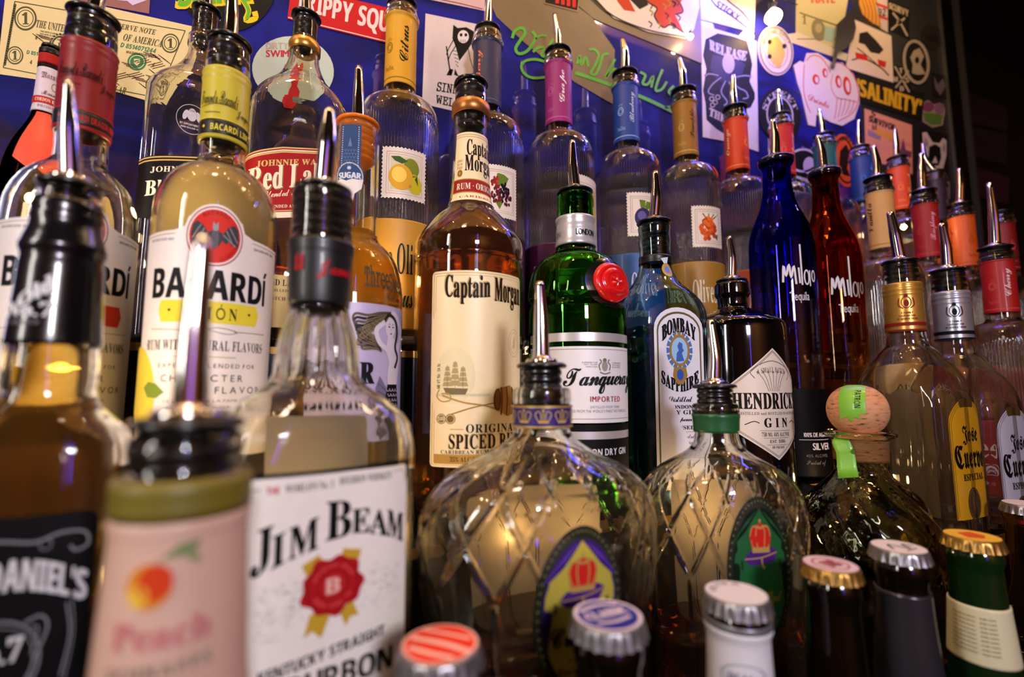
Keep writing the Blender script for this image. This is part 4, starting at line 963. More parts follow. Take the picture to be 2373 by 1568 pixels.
pourer(b, 445, 88, (1326, 380), (1326, 326), stop_py=572, stop_w=66, ribs=6, wr=(.33, .3, .16))
m = b.map(cx=1412, pyref=655, off0=.0010)
A = Art(); A.ell(0, 655, 74, 60, mat('black_wax', (12, 16, 12), .2, coat=.6), 0); sb = A.build('seal_backing', b.root, m, du=10, dv=10)
RW = mat('red_wax', (214, 22, 24), .22, coat=.7)
def seal(bm_map, cx_, cy_, ru, rv, parent):
    n, k = 48, 26; v = []; f = []
    hs = lambda t, a: (.0036 * (1 - max(0, (t - .86) / .14) ** 2) - .0009 * math.exp(-((t - .70) / .04) ** 2) + .0006 * math.exp(-((t - .5) / .05) ** 2) + .0007 * math.sin(5 * a + 6 * t) * (t < .42) * (1 - t / .42) * 1.5 + .0005 * (abs(t - .6) < .05) * (math.sin(30 * a) > 0))
    U = []; V = []; O = []
    for i in range(k + 1):
        t = i / k
        for j in range(n): a = 2 * math.pi * j / n; U.append(cx_ + ru * t * math.cos(a)); V.append(cy_ + rv * t * math.sin(a)); O.append(hs(t, a) + .0008)
    P = bm_map(np.array(U), np.array(V), np.array(O))
    for i in range(k):
        for j in range(n): f.append((i * n + j, i * n + (j + 1) % n, (i + 1) * n + (j + 1) % n, (i + 1) * n + j))
    return link('red_seal', mesh(P, f), parent, RW)
seal(m, 0, 655, 56, 47, sb)
m = b.map(cx=1348, pyref=900, off0=.0010)
A = Art()
A.rect(-150, 770, 150, 790, SV, 0); A.rect(-150, 802, 150, 980, paper(220, 214, 218), 0); A.rect(-150, 984, 150, 1000, ink(16, 16, 18), 0); A.rect(-150, 1000, 150, 1018, SV, 0.2); A.rect(-150, 1018, 150, 1110, ink(16, 16, 18), 0)
fl = A.build('front_label', b.root, m, du=9)
A = Art(); BK = K(); GY = ink(110, 104, 104)
A.rect(-150, 808, 150, 809.2, GY, 1); A.rect(-150, 970, 150, 971.2, GY, 1)
A.ell(55, 848, 8, 12, ink(150, 140, 130), 1); A.ell(55, 834, 5, 5, GY, 1)
for s_ in (-1, 1): A.line([(55 + s_ * 12, 858), (55 + s_ * 15, 846), (55 + s_ * 9, 838), (55 + s_ * 13, 832)], 3, GY, 1)
A.line([(42, 862), (55, 866), (70, 862)], 3, GY, 1)
for k in range(3): A.text(('BY APPOINTMENT TO HER', 'MAJESTY THE QUEEN', 'TANQUERAY GORDON')[k], (0 + 4 * k, 838 + k * 5, 36, 841.5 + k * 5), GY, 'n'); A.text(('A CORPORATION', 'ROYAL WARRANT', 'HOLDERS')[k], (76, 838 + k * 5, 104, 841.5 + k * 5), GY, 'n')
A.text('Tanqueray', ((-40, 854), (160, 846), (156, 910), (-46, 914)), ink(28, 34, 30), 'sc', bold=1.0)
A.text('IMPORTED', (18, 918, 100, 931), ink(150, 26, 34), 'n', bold=.5, gap=.22); A.text('DISTILLED FOUR TIMES', (18, 940, 98, 946), GY, 'n', gap=.2); A.text("MADE FROM THE WORLD'S FINEST BOTANICALS", (-34, 949, 124, 956), GY, 'n', gap=.2)
A.text('LONDON DRY GIN', (-30, 1040, 122, 1056), ink(220, 216, 220), 'n', bold=.4, gap=.2)
A.build('label_print', fl, m, du=9)

# ------------------------------------------------------------------ pale blue gin bottle with a tall arched label
BG = glass('pale_blue_glass', (224, 240, 244), 1.5)
b = Bottle('gin_bottle', 'pale blue square gin bottle with tall arched label and small portrait medallion', 'bottle', 1515, 515, .372, T2, turn=30)
b.profile([(522, 72), (530, 78), (545, 74), (560, 78), (575, 74), (604, 74), (625, 80), (645, 96), (665, 124, 1, 2.1), (682, 152, 1, 2.6), (696, 166, 1, 3.4), (712, 176, 1, 4.5), (730, 180, 1, 6), (760, 182, 1, 7), (1120, 172, 1, 7)], nz=90, seg=144, gmat=BG)
b.liquid(765, glass('pale_blue_gin', (176, 218, 230), 1.34, lit_haze=(.12, (90, 150, 176))))
b.band('black_capsule', 588, 606, BLK, off=.0008)
pourer(b, 515, 84, (1520, 455), (1518, 398), stop_py=600, stop_w=60, ribs=8, wr=(.33, .3, .17))
m = b.map(pyref=620, th=R(-2), off0=.0008); A = Art(); A.poly([(-6, 598), (16, 594), (10, 610), (2, 612)], ink(200, 206, 220), 1); A.ell(6, 626, 12, 17, ink(176, 140, 80), 2); A.ell(6, 626, 6, 9, ink(90, 120, 200), 3); A.build('neck_medallion', b.root, m, du=5, dv=8)
m = b.map(pyref=900, planar=True, off0=.0007)
def arch(hw, top, bot, e):
    return [(hw, bot), (hw, top + hw * .75)] + [(hw * math.cos(R(a)), top + hw * .75 - hw * .75 * math.sin(R(a))) for a in range(15, 180, 15)] + [(-hw, top + hw * .75), (-hw, bot)]
A = Art(); A.poly(arch(67, 712, 1140, 0), paper(216, 214, 226), 0); fl = A.build('arched_label', b.root, m, du=12)
A = Art(); BR = ink(96, 84, 56)
A.poly(arch(60, 722, 1140, 0), BR, 1); A.poly(arch(56, 727, 1140, 0), paper(216, 214, 226), 1.5)
A.text('BOMBAY', ((-46, 736), (46, 736), (46, 770), (-46, 770)), ink(30, 26, 36), 'sb', bend=22, bold=1.3, l=3); A.text('SAPPHIRE', ((-52, 896), (52, 896), (52, 866), (-52, 866)) if False else ((-50, 878), (50, 878), (50, 908), (-50, 908)), ink(30, 26, 36), 'sb', bend=-22, bold=1.1, l=3)
BL = ink(74, 112, 176); GO = ink(150, 116, 60)
for k in range(16): a = R(k * 22.5); A.poly([((28 + d) * math.cos(a + e), 812 + (36 + d) * math.sin(a + e)) for d, e in ((0, -.14), (8, -.16), (8, .16), (0, .14))], BL, 3)
A.ell(0, 812, 28, 36, GO, 3.5); A.ell(0, 812, 22, 30, ink(150, 186, 226), 4)
A.poly([(-10, 838), (-8, 818), (-2, 812), (-6, 802), (0, 792), (8, 796), (8, 806), (12, 812), (6, 818), (12, 836)], ink(60, 96, 170), 5)      # plain profile in the medallion
A.poly([(-12, 782), (-14, 772), (-6, 777), (0, 768), (6, 777), (14, 772), (12, 782)], GO, 5); A.ell(0, 765, 2.5, 2.5, GO, 5, n=10)
A.poly([(-16, 850), (16, 850), (20, 870), (8, 890), (-8, 890), (-20, 870)], GO, 5); A.ell(0, 868, 9, 13, ink(50, 80, 170), 6)
for k, (t_, st_, h_, w_) in enumerate((('Distilled', 'sc', 13, 32), ('LONDON', 'sb', 9, 32), ('DRY GIN', 'sb', 10, 42), ('Vapour', 'sc', 14, 30), ('INFUSED', 'sb', 9, 36))):
    v = (918, 938, 950, 966, 986)[k]; A.text(t_, (-w_, v, w_ * .98, v + h_), ink(40, 34, 44), st_, l=3, bold=.3)
for v in (1000, 1036): A.rect(-40, v, 40, v + 1, GO, 2)
A.text('Handselected', (-34, 1006, 36, 1016), ink(60, 54, 64), 'sc', l=2); A.text('exotic botanicals', (-38, 1020, 40, 1030), ink(60, 54, 64), 'sc', l=2); A.text('FROM A 1761 RECIPE', (-38, 1046, 42, 1053), ink(60, 54, 64), 'sb', l=2)
A.build('label_print', fl, m, du=12)

# ------------------------------------------------------------------ black apothecary gin bottle, diamond label
b = Bottle('gin_bottle', 'black apothecary-shaped gin bottle with large diamond-shaped cream label', 'bottle', 1695, 650, .370, T2)
b.profile([(656, 78), (662, 84), (684, 85), (692, 74), (706, 72), (716, 78), (724, 110), (731, 150), (738, 184), (745, 212), (752, 230), (768, 238), (800, 240), (1100, 240)], nz=70, seg=80, hollow=False, gmat=mat('black_glass', (5, 5, 7), .06, coat=.5, noise=.3))
pourer(b, 650, 76, (1696, 600), (1689, 548), stop_py=664, stop_w=56, ribs=2, wr=(.34, .3, .16))
m = b.map(cx=1778, pyref=930, off0=.0008); CRM = paper(222, 208, 196)
D = [(12, 806), (110, 880), (114, 1000), (14, 1066), (-100, 996), (-100, 890)]
A = Art(); A.poly(D, CRM, 0); fl = A.build('diamond_label', b.root, m, du=9)
A = Art(); GY = ink(120, 106, 100); DK = ink(44, 34, 34)
for s_ in (.955, .93): A.line([(5 + (x - 5) * s_, 936 + (y - 936) * s_) for x, y in D + [D[0]]], 1.4, GY, 1, smooth=False)
for k in range(-3, 4): A.line([(10 + k * 5, 906), (10 + k * 9, 880), (10 + k * 14, 862)], 1.4, GY, 1); A.ell(10 + k * 14, 862, 3, 3, GY, 1, n=8)
A.text('A SMALL BATCH', (-34, 850, 52, 862), GY, 'sb', bend=5); A.line([(-40, 876), (-50, 862), (-30, 846), (10, 836), (56, 850), (70, 868), (60, 880)], 2, GY, 1)
A.text("HENDRICK'S", (-96, 908, 112, 948), DK, 'sb', bold=1.0); A.text('DISTILLED and BOTTLED IN SCOTLAND', (-84, 954, 100, 961), GY, 'sb'); A.text('GIN', (-22, 968, 50, 990), DK, 'sb', bold=.6, gap=.4)
for s_ in (-1, 1): A.line([(14 + s_ * 48, 980), (14 + s_ * 62, 976), (14 + s_ * 84, 984)], 2, DK, 1)
for v in (997, 1014, 1030): A.rect(-34 + (v - 997) * .5, v, 62 - (v - 997) * .5, v + 1, GY, 1)
A.text('750 ML 44% ALC/VOL', (-30, 1001, 58, 1011), DK, 'sb'); A.text('EST. 1886', (-10, 1018, 38, 1026), DK, 'sb'); A.text('88 PROOF', (-4, 1033, 34, 1039), DK, 'sb')
A.build('label_print', fl, m, du=9)

# ------------------------------------------------------------------ tall tequila bottles, blue and amber
def tequila(px, py, lab, gm, sx, y, dark, cxo, tip):
    b = Bottle('tequila_bottle', lab, 'bottle', px, py, y, T2, group='tall slim tequila bottles')
    P = [(366, 70), (370, 82), (382, 86), (388, 78), (394, 71), (430, 72), (455, 78), (480, 92), (505, 116), (528, 138), (548, 152), (570, 159), (600, 161), (1130, 160)]
    d = py - 368
    P = [(p + d, w_ * sx) for p, w_ in P]
    b.profile(P, nz=80, seg=80, gmat=gm)
    lathe('neck_ring', [(b.z(py + 16), b.r(80 * sx)), (b.z(py + 12), b.r(90 * sx)), (b.z(py + 4), b.r(92 * sx)), (b.z(py), b.r(80 * sx))], mat('dark_neck_ring', (10, 10, 30), .15, coat=.5), b.root, 48)
    pourer(b, py, 78 * sx, tip[0], tip[1], stop_py=py + 40, stop_w=52 * sx, ribs=3, wr=(.32, .28, .16))
    m = b.map(cx=px + cxo, pyref=680 + d, off0=.0004); A = Art(); WI = ink(224, 220, 232)
    v = 612 + d; u = -34
    A.line([(u, v + 40), (u + 3, v + 2), (u + 8, v + 26), (u + 16, v), (u + 20, v + 30), (u + 28, v + 4), (u + 32, v + 46)], 5, WI, 1)
    A.line([(u + 40, v + 8), (u + 42, v + 44)], 4.5, WI, 1); A.line([(u + 47, v - 46), (u + 48, v + 48)], 4.5, WI, 1)
    A.ring(u + 62, v + 30, 9, 18, 4, WI, 1); A.line([(u + 72, v + 14), (u + 73, v + 50)], 4, WI, 1)
    A.ring(u + 86, v + 26, 8, 14, 4, WI, 1)
    A.text('Tequila', (u + 14, v + 64, u + 66, v + 90), WI, 'n'); A.build('etched_lettering', b.root, m, du=6)
    if dark == 'silver':
        lb = b.band('black_base_label', 900, 1104, ink(6, 6, 9), off=.0008)
        m = b.map(cx=px + 90, pyref=1000, off0=.0012); A = Art()
        A.text('100% DE AGAVE', (-34, 1002, 40, 1012), WI, 'n', bold=.3); A.rect(-46, 1018, 46, 1019, WI); A.text('SILVER', (-14, 1026, 44, 1042), WI, 'n', bold=.3); A.text('40% ALC/VOL', (-32, 1052, 34, 1059), ink(110, 100, 110), 'n'); A.text('Product of', (-32, 1066, 24, 1080), ink(110, 100, 110), 'sc')
        A.build('lettering', lb, m, du=6)
    else:
        b.liquid(880, glass('gold_tequila', (226, 160, 50), 1.34, lit_haze=(.3, (206, 140, 40))))
    return b
GBL = glass('cobalt_glass', grad=(.12, (236, 236, 242), .27, (112, 104, 236)))
GAM = glass('amber_glass', grad=(.12, (240, 226, 196), .24, (216, 120, 44)))
tequila(1797, 368, 'tall slim tequila bottle in cobalt blue glass with thin handwritten lettering', GBL, 1.0, .402, 'silver', 50, ((1797, 320), (1791, 278)))
tequila(1909, 396, 'tall slim tequila bottle in amber brown glass beside the cobalt blue one', GAM, .93, .402, 'gold', 52, ((1905, 350), (1894, 312)))

# ------------------------------------------------------------------ two squat square tequilas with arched labels
def cuervo(px, py, lab, y, capcol, labcol, bandcol, name2, sx, lcx, tip):
    b = Bottle('tequila_bottle', lab, 'bottle', px, py, y, -.151, turn=63, group='squat tequila bottles with arched labels')
    P = [(612, 84), (650, 90), (768, 92), (778, 94), (790, 100), (800, 102), (812, 130, 1, 2), (832, 160, 1.02, 2.2), (856, 196, 1.05, 2.6), (880, 214, 1.08, 3), (905, 222, 1.1, 3.4), (940, 226, 1.1, 3.8), (1180, 226, 1.1, 4)]
    d = py - 606; P = [(p[0] + d, p[1] * sx) + tuple(p[2:]) for p in P]
    def dc(th, z):
        w_ = max(0., min(1., (b.z(900 + d) - z) / .012))
        return w_ * .0012 * np.cos(10 * th)
    b.profile(P, nz=90, seg=120, disp=dc)
    q0, q1 = 652 + d, 766 + d
    cp = b.band('capsule', q0, q1, foil(*capcol, .3, .6), off=.0010, bumps=[(q0 + 5, .0008, .0012), (q0 + 15, .0008, .0012), (q0 + 26, .0006, .001)])
    m = b.map(pyref=720 + d, th=-b.turn + R(8), off0=.0014); A = Art(); DK = ink(*bandcol)
    A.rect(-200, q1 - 20, 200, q1 - 12, DK, 1); A.rect(-200, q1 - 4, 200, q1, DK, 1)
    A.ring(0, q0 + 48, 12, 14, 2, DK, 2); A.ell(0, q0 + 50, 6, 8, DK, 2); A.ell(0, q0 + 33, 5, 4, DK, 2); A.line([(-16, q0 + 38), (-18, q0 + 54), (-8, q0 + 62)], 2.5, DK, 2); A.line([(16, q0 + 38), (18, q0 + 54), (8, q0 + 62)], 2.5, DK, 2)
    for k, t_ in enumerate(('A FAMILY', 'COMPANY FOR', '10 GENERATIONS')): A.text(t_, (-14 - 5 * k, q0 + 70 + 7 * k, 14 + 5 * k, q0 + 74.5 + 7 * k), DK, 'ss', l=2)
    A.build('capsule_print', cp, m, du=6)
    pourer(b, py, 96 * sx, tip[0], tip[1], stop_py=q0 + 8, stop_w=76 * sx, ribs=4, wr=(.34, .30, .2))
    m = b.map(pyref=1050, planar=True, off0=.0008, x0=0)
    hw = 88 * sx; sx = sx * 1.26
    A = Art(); c_ = paper(*labcol)
    pts = [(hw, 1200 + d), (hw, 985 + d)] + [(hw * math.cos(R(a)), 985 + d - 62 * math.sin(R(a))) for a in range(12, 180, 12)] + [(-hw, 985 + d), (-hw, 1200 + d)]
    A.poly(pts, c_, 0); fl = A.build('arched_label', b.root, m, du=12)
    A = Art(); BK = ink(24, 22, 20); LN = ink(*[int(v * .6) for v in labcol])
    for q in (4, 9): A.line([(x * (1 - q / hw), 1060 + d + (v - 1060 - d) * (1 - q / 140)) for x, v in pts], 1.4, LN, 1, smooth=False)
    MD = ink(*[int(v * .55) for v in (150, 110, 50)])
    for k in range(7): A.ell(-30 + 10 * k, 932 + d + .10 * (k - 3) ** 2 * 1.5, 9, 11, MD if name2 != 'x' else MD, 2, n=12)
    A.text('Jose', (-28 * sx, 985 + d, 38 * sx, 1030 + d), BK, 'fr', bold=.8, l=3); A.text('Cuervo', (-60 * sx, 1030 + d, 62 * sx, 1084 + d), BK, 'fr', bold=1.4, l=3)
    A.text('ESPECIAL', (-38 * sx, 1096 + d, 50 * sx, 1112 + d), BK, 'sb', l=3, bold=.5)
    A.ell(-4, 1166 + d, 27 * sx, 38, ink(74, 54, 34), 4); A.ring(-4, 1166 + d, 24 * sx, 35, 1.5, ink(120, 92, 56), 5); A.ell(-4, 1164 + d, 12, 18, ink(96, 70, 42), 5)
    A.build('label_print', fl, m, du=12)
    b.back_label(905 + d, 1195 + d, 70, (196, 160, 110), turn=0)
    return b
cuervo(2085, 606, 'squat tequila bottle with gold capsule and yellow arched label', .309, (196, 150, 70), (206, 150, 22), (130, 30, 26), 'a', 1.0, 2232, ((2074, 545), (2062, 490)))
cuervo(2196, 626, 'squat tequila bottle with silver capsule and pale grey arched label', .309, (176, 176, 190), (190, 188, 206), (30, 30, 46), 'b', .98, 2340, ((2192, 570), (2182, 518)))
# ------------------------------------------------------------------ crystal-cut whisky decanters
def crown(px, py, lab, sx, sy, prof, turn, collar, ccol, framecol, field, curtain, rows, wlip, kind, liq, tip, yy=.262, ratio=.7):
    b = Bottle('whisky_decanter', lab, 'bottle', px, py, yy, T1, turn=turn, group='crystal-cut whisky decanters')
    z_hi, z_mid, z_lo = [None] * 3
    v_hi, v_mid = rows
    def dd(th, z):
        zh, zm = b.z(v_hi), b.z(v_mid)
        t = (z - zm) / (zh - zm)
        up = max(0., min(1., t * 10)) * max(0., min(1., (1.12 - t) * 6))
        a1 = np.abs(np.sin(7 * th + t * 3.6)); a2 = np.abs(np.sin(7 * th - t * 3.6))
        g = np.maximum(np.clip(1 - a1 / .15, 0, 1), np.clip(1 - a2 / .15, 0, 1))
        g2 = np.exp(-(np.abs(np.sin(7 * th)) / .12) ** 2)
        dn = max(0., min(1., -t * 10))
        panel = np.exp(-((((th + math.pi) % (2 * math.pi) - math.pi) / .62) ** 6)) * (z < b.z(v_hi + 40)) if kind else 0
        return (-up * .0034 * g - dn * .0030 * g2) * (1 - panel)
    b.profile([(p[0], p[1]) + tuple(p[2:]) for p in prof], seg=448, nz=170, disp=dd, t=.0042)
    cb = b.band('neck_band', collar[0], collar[1], ccol[0], off=.0010, bumps=[(collar[0] + 4, .0004, .001)])
    if kind == 'a':
        m = b.map(pyref=965, th=-b.turn + R(0), off0=.0016); A = Art(); GO = ink(190, 154, 80)
        for v in (collar[0], collar[1] - 5): A.rect(-230, v, 230, v + 5, foil(196, 160, 86, .4, .5), 1)
        for k in range(-5, 6):
            u = 3 + k * (43 if k % 3 else 43); v = 965
            A.line([(u - 10, v + 12), (u - 17, v - 4), (u - 11, v - 12), (u - 5, v - 6), (u - 5, v + 10)], 2.2, GO, 2)
            A.line([(u + 10, v + 12), (u + 17, v - 4), (u + 11, v - 12), (u + 5, v - 6), (u + 5, v + 10)], 2.2, GO, 2)
            A.line([(u, v + 12), (u, v - 12)], 2, GO, 2, smooth=False); A.rect(u - 11, v + 10, u + 11, v + 15, GO, 2); A.ell(u, v - 14, 3, 3, GO, 2, n=8)
        A.build('crown_print', cb, m, du=7)
    pourer(b, py, wlip, tip[0], tip[1], stop_py=collar[0] - 6, stop_w=wlip * .80, ribs=5, wr=(.34, .29, .17))
    # oval label in a raised beaded frame
    u0, vc, ru, rv = liq['oval']
    m = b.map(pyref=vc, th=R(liq.get('th', 0)), off0=.0016)
    A = Art(); FR = mat('oval_frame_%s' % kind, framecol, .35, coat=.3)
    A.poly([(u0 + ru * math.cos(R(a)) * (1), vc + rv * math.sin(R(a))) for a in range(0, 360, 6)], FR, 0); fl = A.build('oval_frame', b.root, m, du=12, dv=14)
    A = Art(); n = 56
    for k in range(n): a = 2 * math.pi * k / n; A.ell(u0 + ru * .92 * math.cos(a), vc + rv * .94 * math.sin(a), ru * .018 + .6, ru * .018 + .6, ink(*liq['bead']), 1, n=8)
    FI = paper(*field, .35); CU = ink(*curtain)
    e = lambda s_, lo=0, hi=360: [(u0 + ru * s_ * math.cos(R(a)), vc + rv * s_ * 1.02 * math.sin(R(a))) for a in range(lo, hi, 6)]
    A.poly(e(.82), FI, 1)
    X = lambda a: u0 + a * ru; Y = lambda c: vc + c * rv
    for s_ in (-1, 1):
        ce = [(X(s_ * .02), Y(-.83))] + [(u0 + s_ * ru * .84 * math.cos(R(a)), vc - rv * .857 * math.sin(R(a))) for a in range(84, -30, -8)] + [(X(s_ * .64), Y(-.05)), (X(s_ * .70), Y(-.42)), (X(s_ * .42), Y(-.56))]
        A.poly(ce, CU, 2)
        for k in range(3): A.line([(X(s_ * (.12 + .1 * k)), Y(-.80 + .06 * k)), (X(s_ * (.42 + .08 * k)), Y(-.66 + .05 * k)), (X(s_ * (.72 + .03 * k)), Y(-.46 + .02 * k))], ru * .025, ink(*[min(255, int(v * 1.5) + 10) for v in curtain]), 2.5)
    RC = ink(190, 34, 26); GO = ink(168, 134, 72); PU = ink(70, 30, 110)
    cw, ch, cc = .27, .15, -.47
    A.poly([(X(-cw), Y(cc + ch)), (X(-cw * 1.25), Y(cc - ch * .3)), (X(-cw * .9), Y(cc - ch)), (X(0), Y(cc - ch * 1.25)), (X(cw * .9), Y(cc - ch)), (X(cw * 1.25), Y(cc - ch * .3)), (X(cw), Y(cc + ch))], RC, 3)
    for k in (-1, -.45, .45, 1): A.line([(X(k * cw * .8), Y(cc + ch)), (X(k * cw * 1.15), Y(cc - ch * .2)), (X(k * cw * .8), Y(cc - ch * 1.0)), (X(0), Y(cc - ch * .8))], ru * .03, GO, 3.5)
    A.rect(X(-cw), Y(cc + ch * .8), X(cw), Y(cc + ch * 1.25), GO, 4); A.ell(X(0), Y(cc - ch * 1.45), ru * .035, ru * .04, GO, 4, n=10)
    A.poly([(X(-.52), Y(-.20)), (X(-.36), Y(-.30)), (X(0), Y(-.32)), (X(.36), Y(-.35)), (X(.52), Y(-.29)), (X(.40), Y(-.16)), (X(0), Y(-.13)), (X(-.36), Y(-.12))], PU, 2.8)
    A.line([(X(-.5), Y(-.2)), (X(0), Y(-.22)), (X(.5), Y(-.28))], ru * .025, GO, 4.2); A.line([(X(0), Y(-.22)), (X(.02), Y(-.12)), (X(.08), Y(-.08))], ru * .05, GO, 4.4)
    for s_ in (-.58, .6): A.line([(X(s_), Y(-.18)), (X(s_), Y(-.06))], ru * .09, ink(40, 50, 40), 3, taper=.5)
    TX = ink(*liq['ink'])
    A.text('Crown', (X(-.66), Y(.10), X(.34), Y(.33)), TX, 'sc', bold=1.2, l=3); A.text('Royal', (X(-.1), Y(.22), X(.62), Y(.44)), TX, 'sc', bold=1.0, l=3)
    A.text('FINE DE LUXE', (X(-.3), Y(.48), X(.3), Y(.52)), TX, 'sb', l=3); A.text('Blended Canadian', (X(-.55), Y(.56), X(.5), Y(.66)), TX, 'sc', l=3); A.text('WHISKY', (X(-.25), Y(.70), X(.25), Y(.76)), TX, 'sb', l=3)
    A.build('oval_print', fl, m, du=12)
    # paper on the far side, seen through the cut glass
    m2 = b.map(pyref=vc, th=math.pi + R(liq['back'][4]), off0=.0008); A = Art(); A.rrect(liq['back'][0], liq['back'][1], liq['back'][2], liq['back'][3], 16, backpaper(214, 194, 166), 0)
    A.build('back_label', b.root, m2, du=16, dv=30)
    b.liquid(liq['row'], glass('whisky', (250, 240, 225), 1.34, absorb=((.93, .72, .10), 45)), seg=72)
    return b
PUR = mat('purple_band', (48, 30, 110), .35, coat=.2)
crown(1255, 845, 'cut-glass whisky decanter with purple crown band and yellow oval label', 1, 1,
      [(900, 126), (908, 132), (930, 134), (936, 128), (992, 127), (1004, 136), (1016, 156), (1030, 190), (1046, 244, .98), (1064, 320, .92), (1084, 400, .85), (1110, 472, .78), (1140, 524, .73), (1180, 556, .7), (1220, 566, .7), (1270, 562, .7), (1350, 540, .7), (1450, 515, .7), (1600, 500, .7)],
      30, (940, 992), (PUR,), (30, 34, 24), (176, 160, 60), (52, 28, 96), (1075, 1300), 117, 'a',
      dict(th=-9, oval=(0, 1462, 150, 225), bead=(120, 110, 60), ink=(34, 30, 40), back=(-190, 1130, 170, 1500, -14), row=1445), ((1254, 740), (1250, 653)))
GRB = mat('green_band', (30, 84, 44), .35, coat=.2)
crown(1655, 893, 'cut-glass whisky decanter with green band and dark green oval label', 1, 1,
      [(936, 104), (942, 108), (952, 110), (958, 104), (1006, 100), (1022, 106), (1036, 124), (1050, 160), (1068, 226, .98), (1086, 290, .9), (1106, 340, .84), (1130, 376, .78), (1160, 398, .74), (1200, 410, .72), (1250, 412, .72), (1350, 402, .72), (1450, 390, .72), (1600, 380, .72)],
      30, (960, 1004), (GRB,), (22, 30, 18), (24, 84, 42), (12, 44, 24), (1095, 1290), 105, 'b',
      dict(oval=(0, 1352, 118, 190), bead=(110, 100, 60), ink=(110, 110, 40), back=(-150, 1110, 110, 1420, -14), row=1440), ((1657, 830), (1646, 742)))

# ------------------------------------------------------------------ squat hand-blown tequila bottle with ball cork
b = Bottle('tequila_bottle', 'squat hand-blown tequila bottle with round cork ball and green tape strip', 'bottle', 1990, 1000, .262, T1)
rn = random.Random(3)
ph = [(rn.randint(2, 9), rn.uniform(60, 220), rn.random() * 6) for _ in range(12)]
def dp(th, z):
    w_ = max(0., min(1., (b.z(1095) - z) / .01)); return w_ * .00034 * sum(np.sin(k * th + f * z + p) for k, f, p in ph)
b.profile([(1000, 165), (1003, 174), (1008, 172), (1014, 146), (1024, 132), (1050, 130), (1085, 128), (1100, 142), (1118, 182), (1138, 226), (1160, 266), (1190, 304), (1225, 328), (1290, 342), (1400, 346), (1600, 346)], nz=110, seg=180, disp=dp, t=.004, gmat=glass('hand_blown_glass', (240, 242, 226), 1.5, wavy=.35, wscale=70))
def corkmat():
    m = bpy.data.materials.new('cork'); m.use_nodes = True; nt = m.node_tree; bs = nt.nodes['Principled BSDF']; bs.inputs['Roughness'].default_value = .75
    tc = nt.nodes.new('ShaderNodeTexCoord'); mp = nt.nodes.new('ShaderNodeMapping'); mp.inputs['Scale'].default_value = (1, 1, 4)
    nz = nt.nodes.new('ShaderNodeTexNoise'); nz.inputs['Scale'].default_value = 130; nz.inputs['Detail'].default_value = 6
    nt.links.new(tc.outputs['Object'], mp.inputs[0]); nt.links.new(mp.outputs[0], nz.inputs['Vector'])
    cr = nt.nodes.new('ShaderNodeValToRGB'); e = cr.color_ramp.elements; e[0].position = .30; e[0].color = srgb((90, 50, 26)); e[1].position = .42; e[1].color = srgb((196, 134, 92))
    q = cr.color_ramp.elements.new(.8); q.color = srgb((214, 156, 112))
    nt.links.new(nz.outputs['Fac'], cr.inputs[0]); nt.links.new(cr.outputs[0], bs.inputs['Base Color'])
    bp = nt.nodes.new('ShaderNodeBump'); bp.inputs['Strength'].default_value = .5; bp.inputs['Distance'].default_value = .001; nt.links.new(nz.outputs['Fac'], bp.inputs['Height']); nt.links.new(bp.outputs[0], bs.inputs['Normal'])
    return m
CK = corkmat(); zc = b.z(950); rb_ = b.r(148); hb = (b.z(890) - b.z(1008)) / 2
rows = [(zc - hb * math.cos(a) * 1.0, rb_ * max(.04, math.sin(a)) ** .88) for a in np.linspace(.35, math.pi - .02, 28)]
ck = lathe('cork_ball', rows, CK, b.root, 56)
lathe('cork_stem', [(b.z(1066), b.r(104)), (b.z(1060), b.r(110)), (b.z(1012), b.r(122)), (b.z(1000), b.r(122))], CK, ck, 48)
m = b.map(pyref=1035, th=.15, off0=-.0052); A = Art(); A.text('PATRÓN', (-44, 1026, 48, 1046), ink(110, 50, 24), 'sb'); A.build('cork_stamp', ck, m, du=8)
TG = mat('green_tape', (122, 186, 52), .4, coat=.2)
def ball_map(th0):
    def fn(u, v, off):       # u: angle around (radians * 100), v: polar angle from the top (degrees)
        a = np.radians(v); T = th0 + u / 100.0 / np.maximum(.45, np.sin(a)); r_ = rb_ * np.maximum(.04, np.sin(a)) ** .88 + .0005 + off
        return np.stack([r_ * np.sin(T), -r_ * np.cos(T), zc + hb * np.cos(a) + .0004 + off * .5], 1)
    return FMap(fn, lambda c: Vector((c.x, c.y, c.z - zc + .002)))
A = Art(); A.poly([(-38, 12), (38, 12), (40, 60), (42, 96), (20, 98), (26, 110), (6, 104), (-4, 116), (-18, 104), (-40, 112), (-40, 60)], TG, 0)
tp = A.build('tape_strip', ck, ball_map(-.16), du=8, dv=8)
A = Art(); A.text('PATRÓN', (8, 40, 30, 84), ink(40, 60, 60), 'ss', vert=-1, l=1); A.build('tape_print', tp, ball_map(-.16), du=8, dv=8)
P = [(b.r(-150) * .44, -b.r(160) * .44, b.z(1000)), (-b.r(84), -b.r(130), b.z(1020)), (-b.r(66), -b.r(124), b.z(1044)), (-b.r(64), -b.r(134), b.z(1078)), (-b.r(60), -b.r(150), b.z(1100))]
v = []; f = []
for i, p in enumerate(P):
    for k in range(5): v.append((p[0] + (k - 2) * b.r(21) * (.9 + .05 * i), p[1] + .0006 * (k % 2), p[2] + .0006 * (k - 2)))
for i in range(4):
    for k in range(4): f.append((i * 5 + k, i * 5 + k + 1, i * 5 + k + 6, i * 5 + k + 5))
o = link('torn_tape_end', mesh(v, f), b.root, TG); md = o.modifiers.new('s', 'SOLIDIFY'); md.thickness = .0003

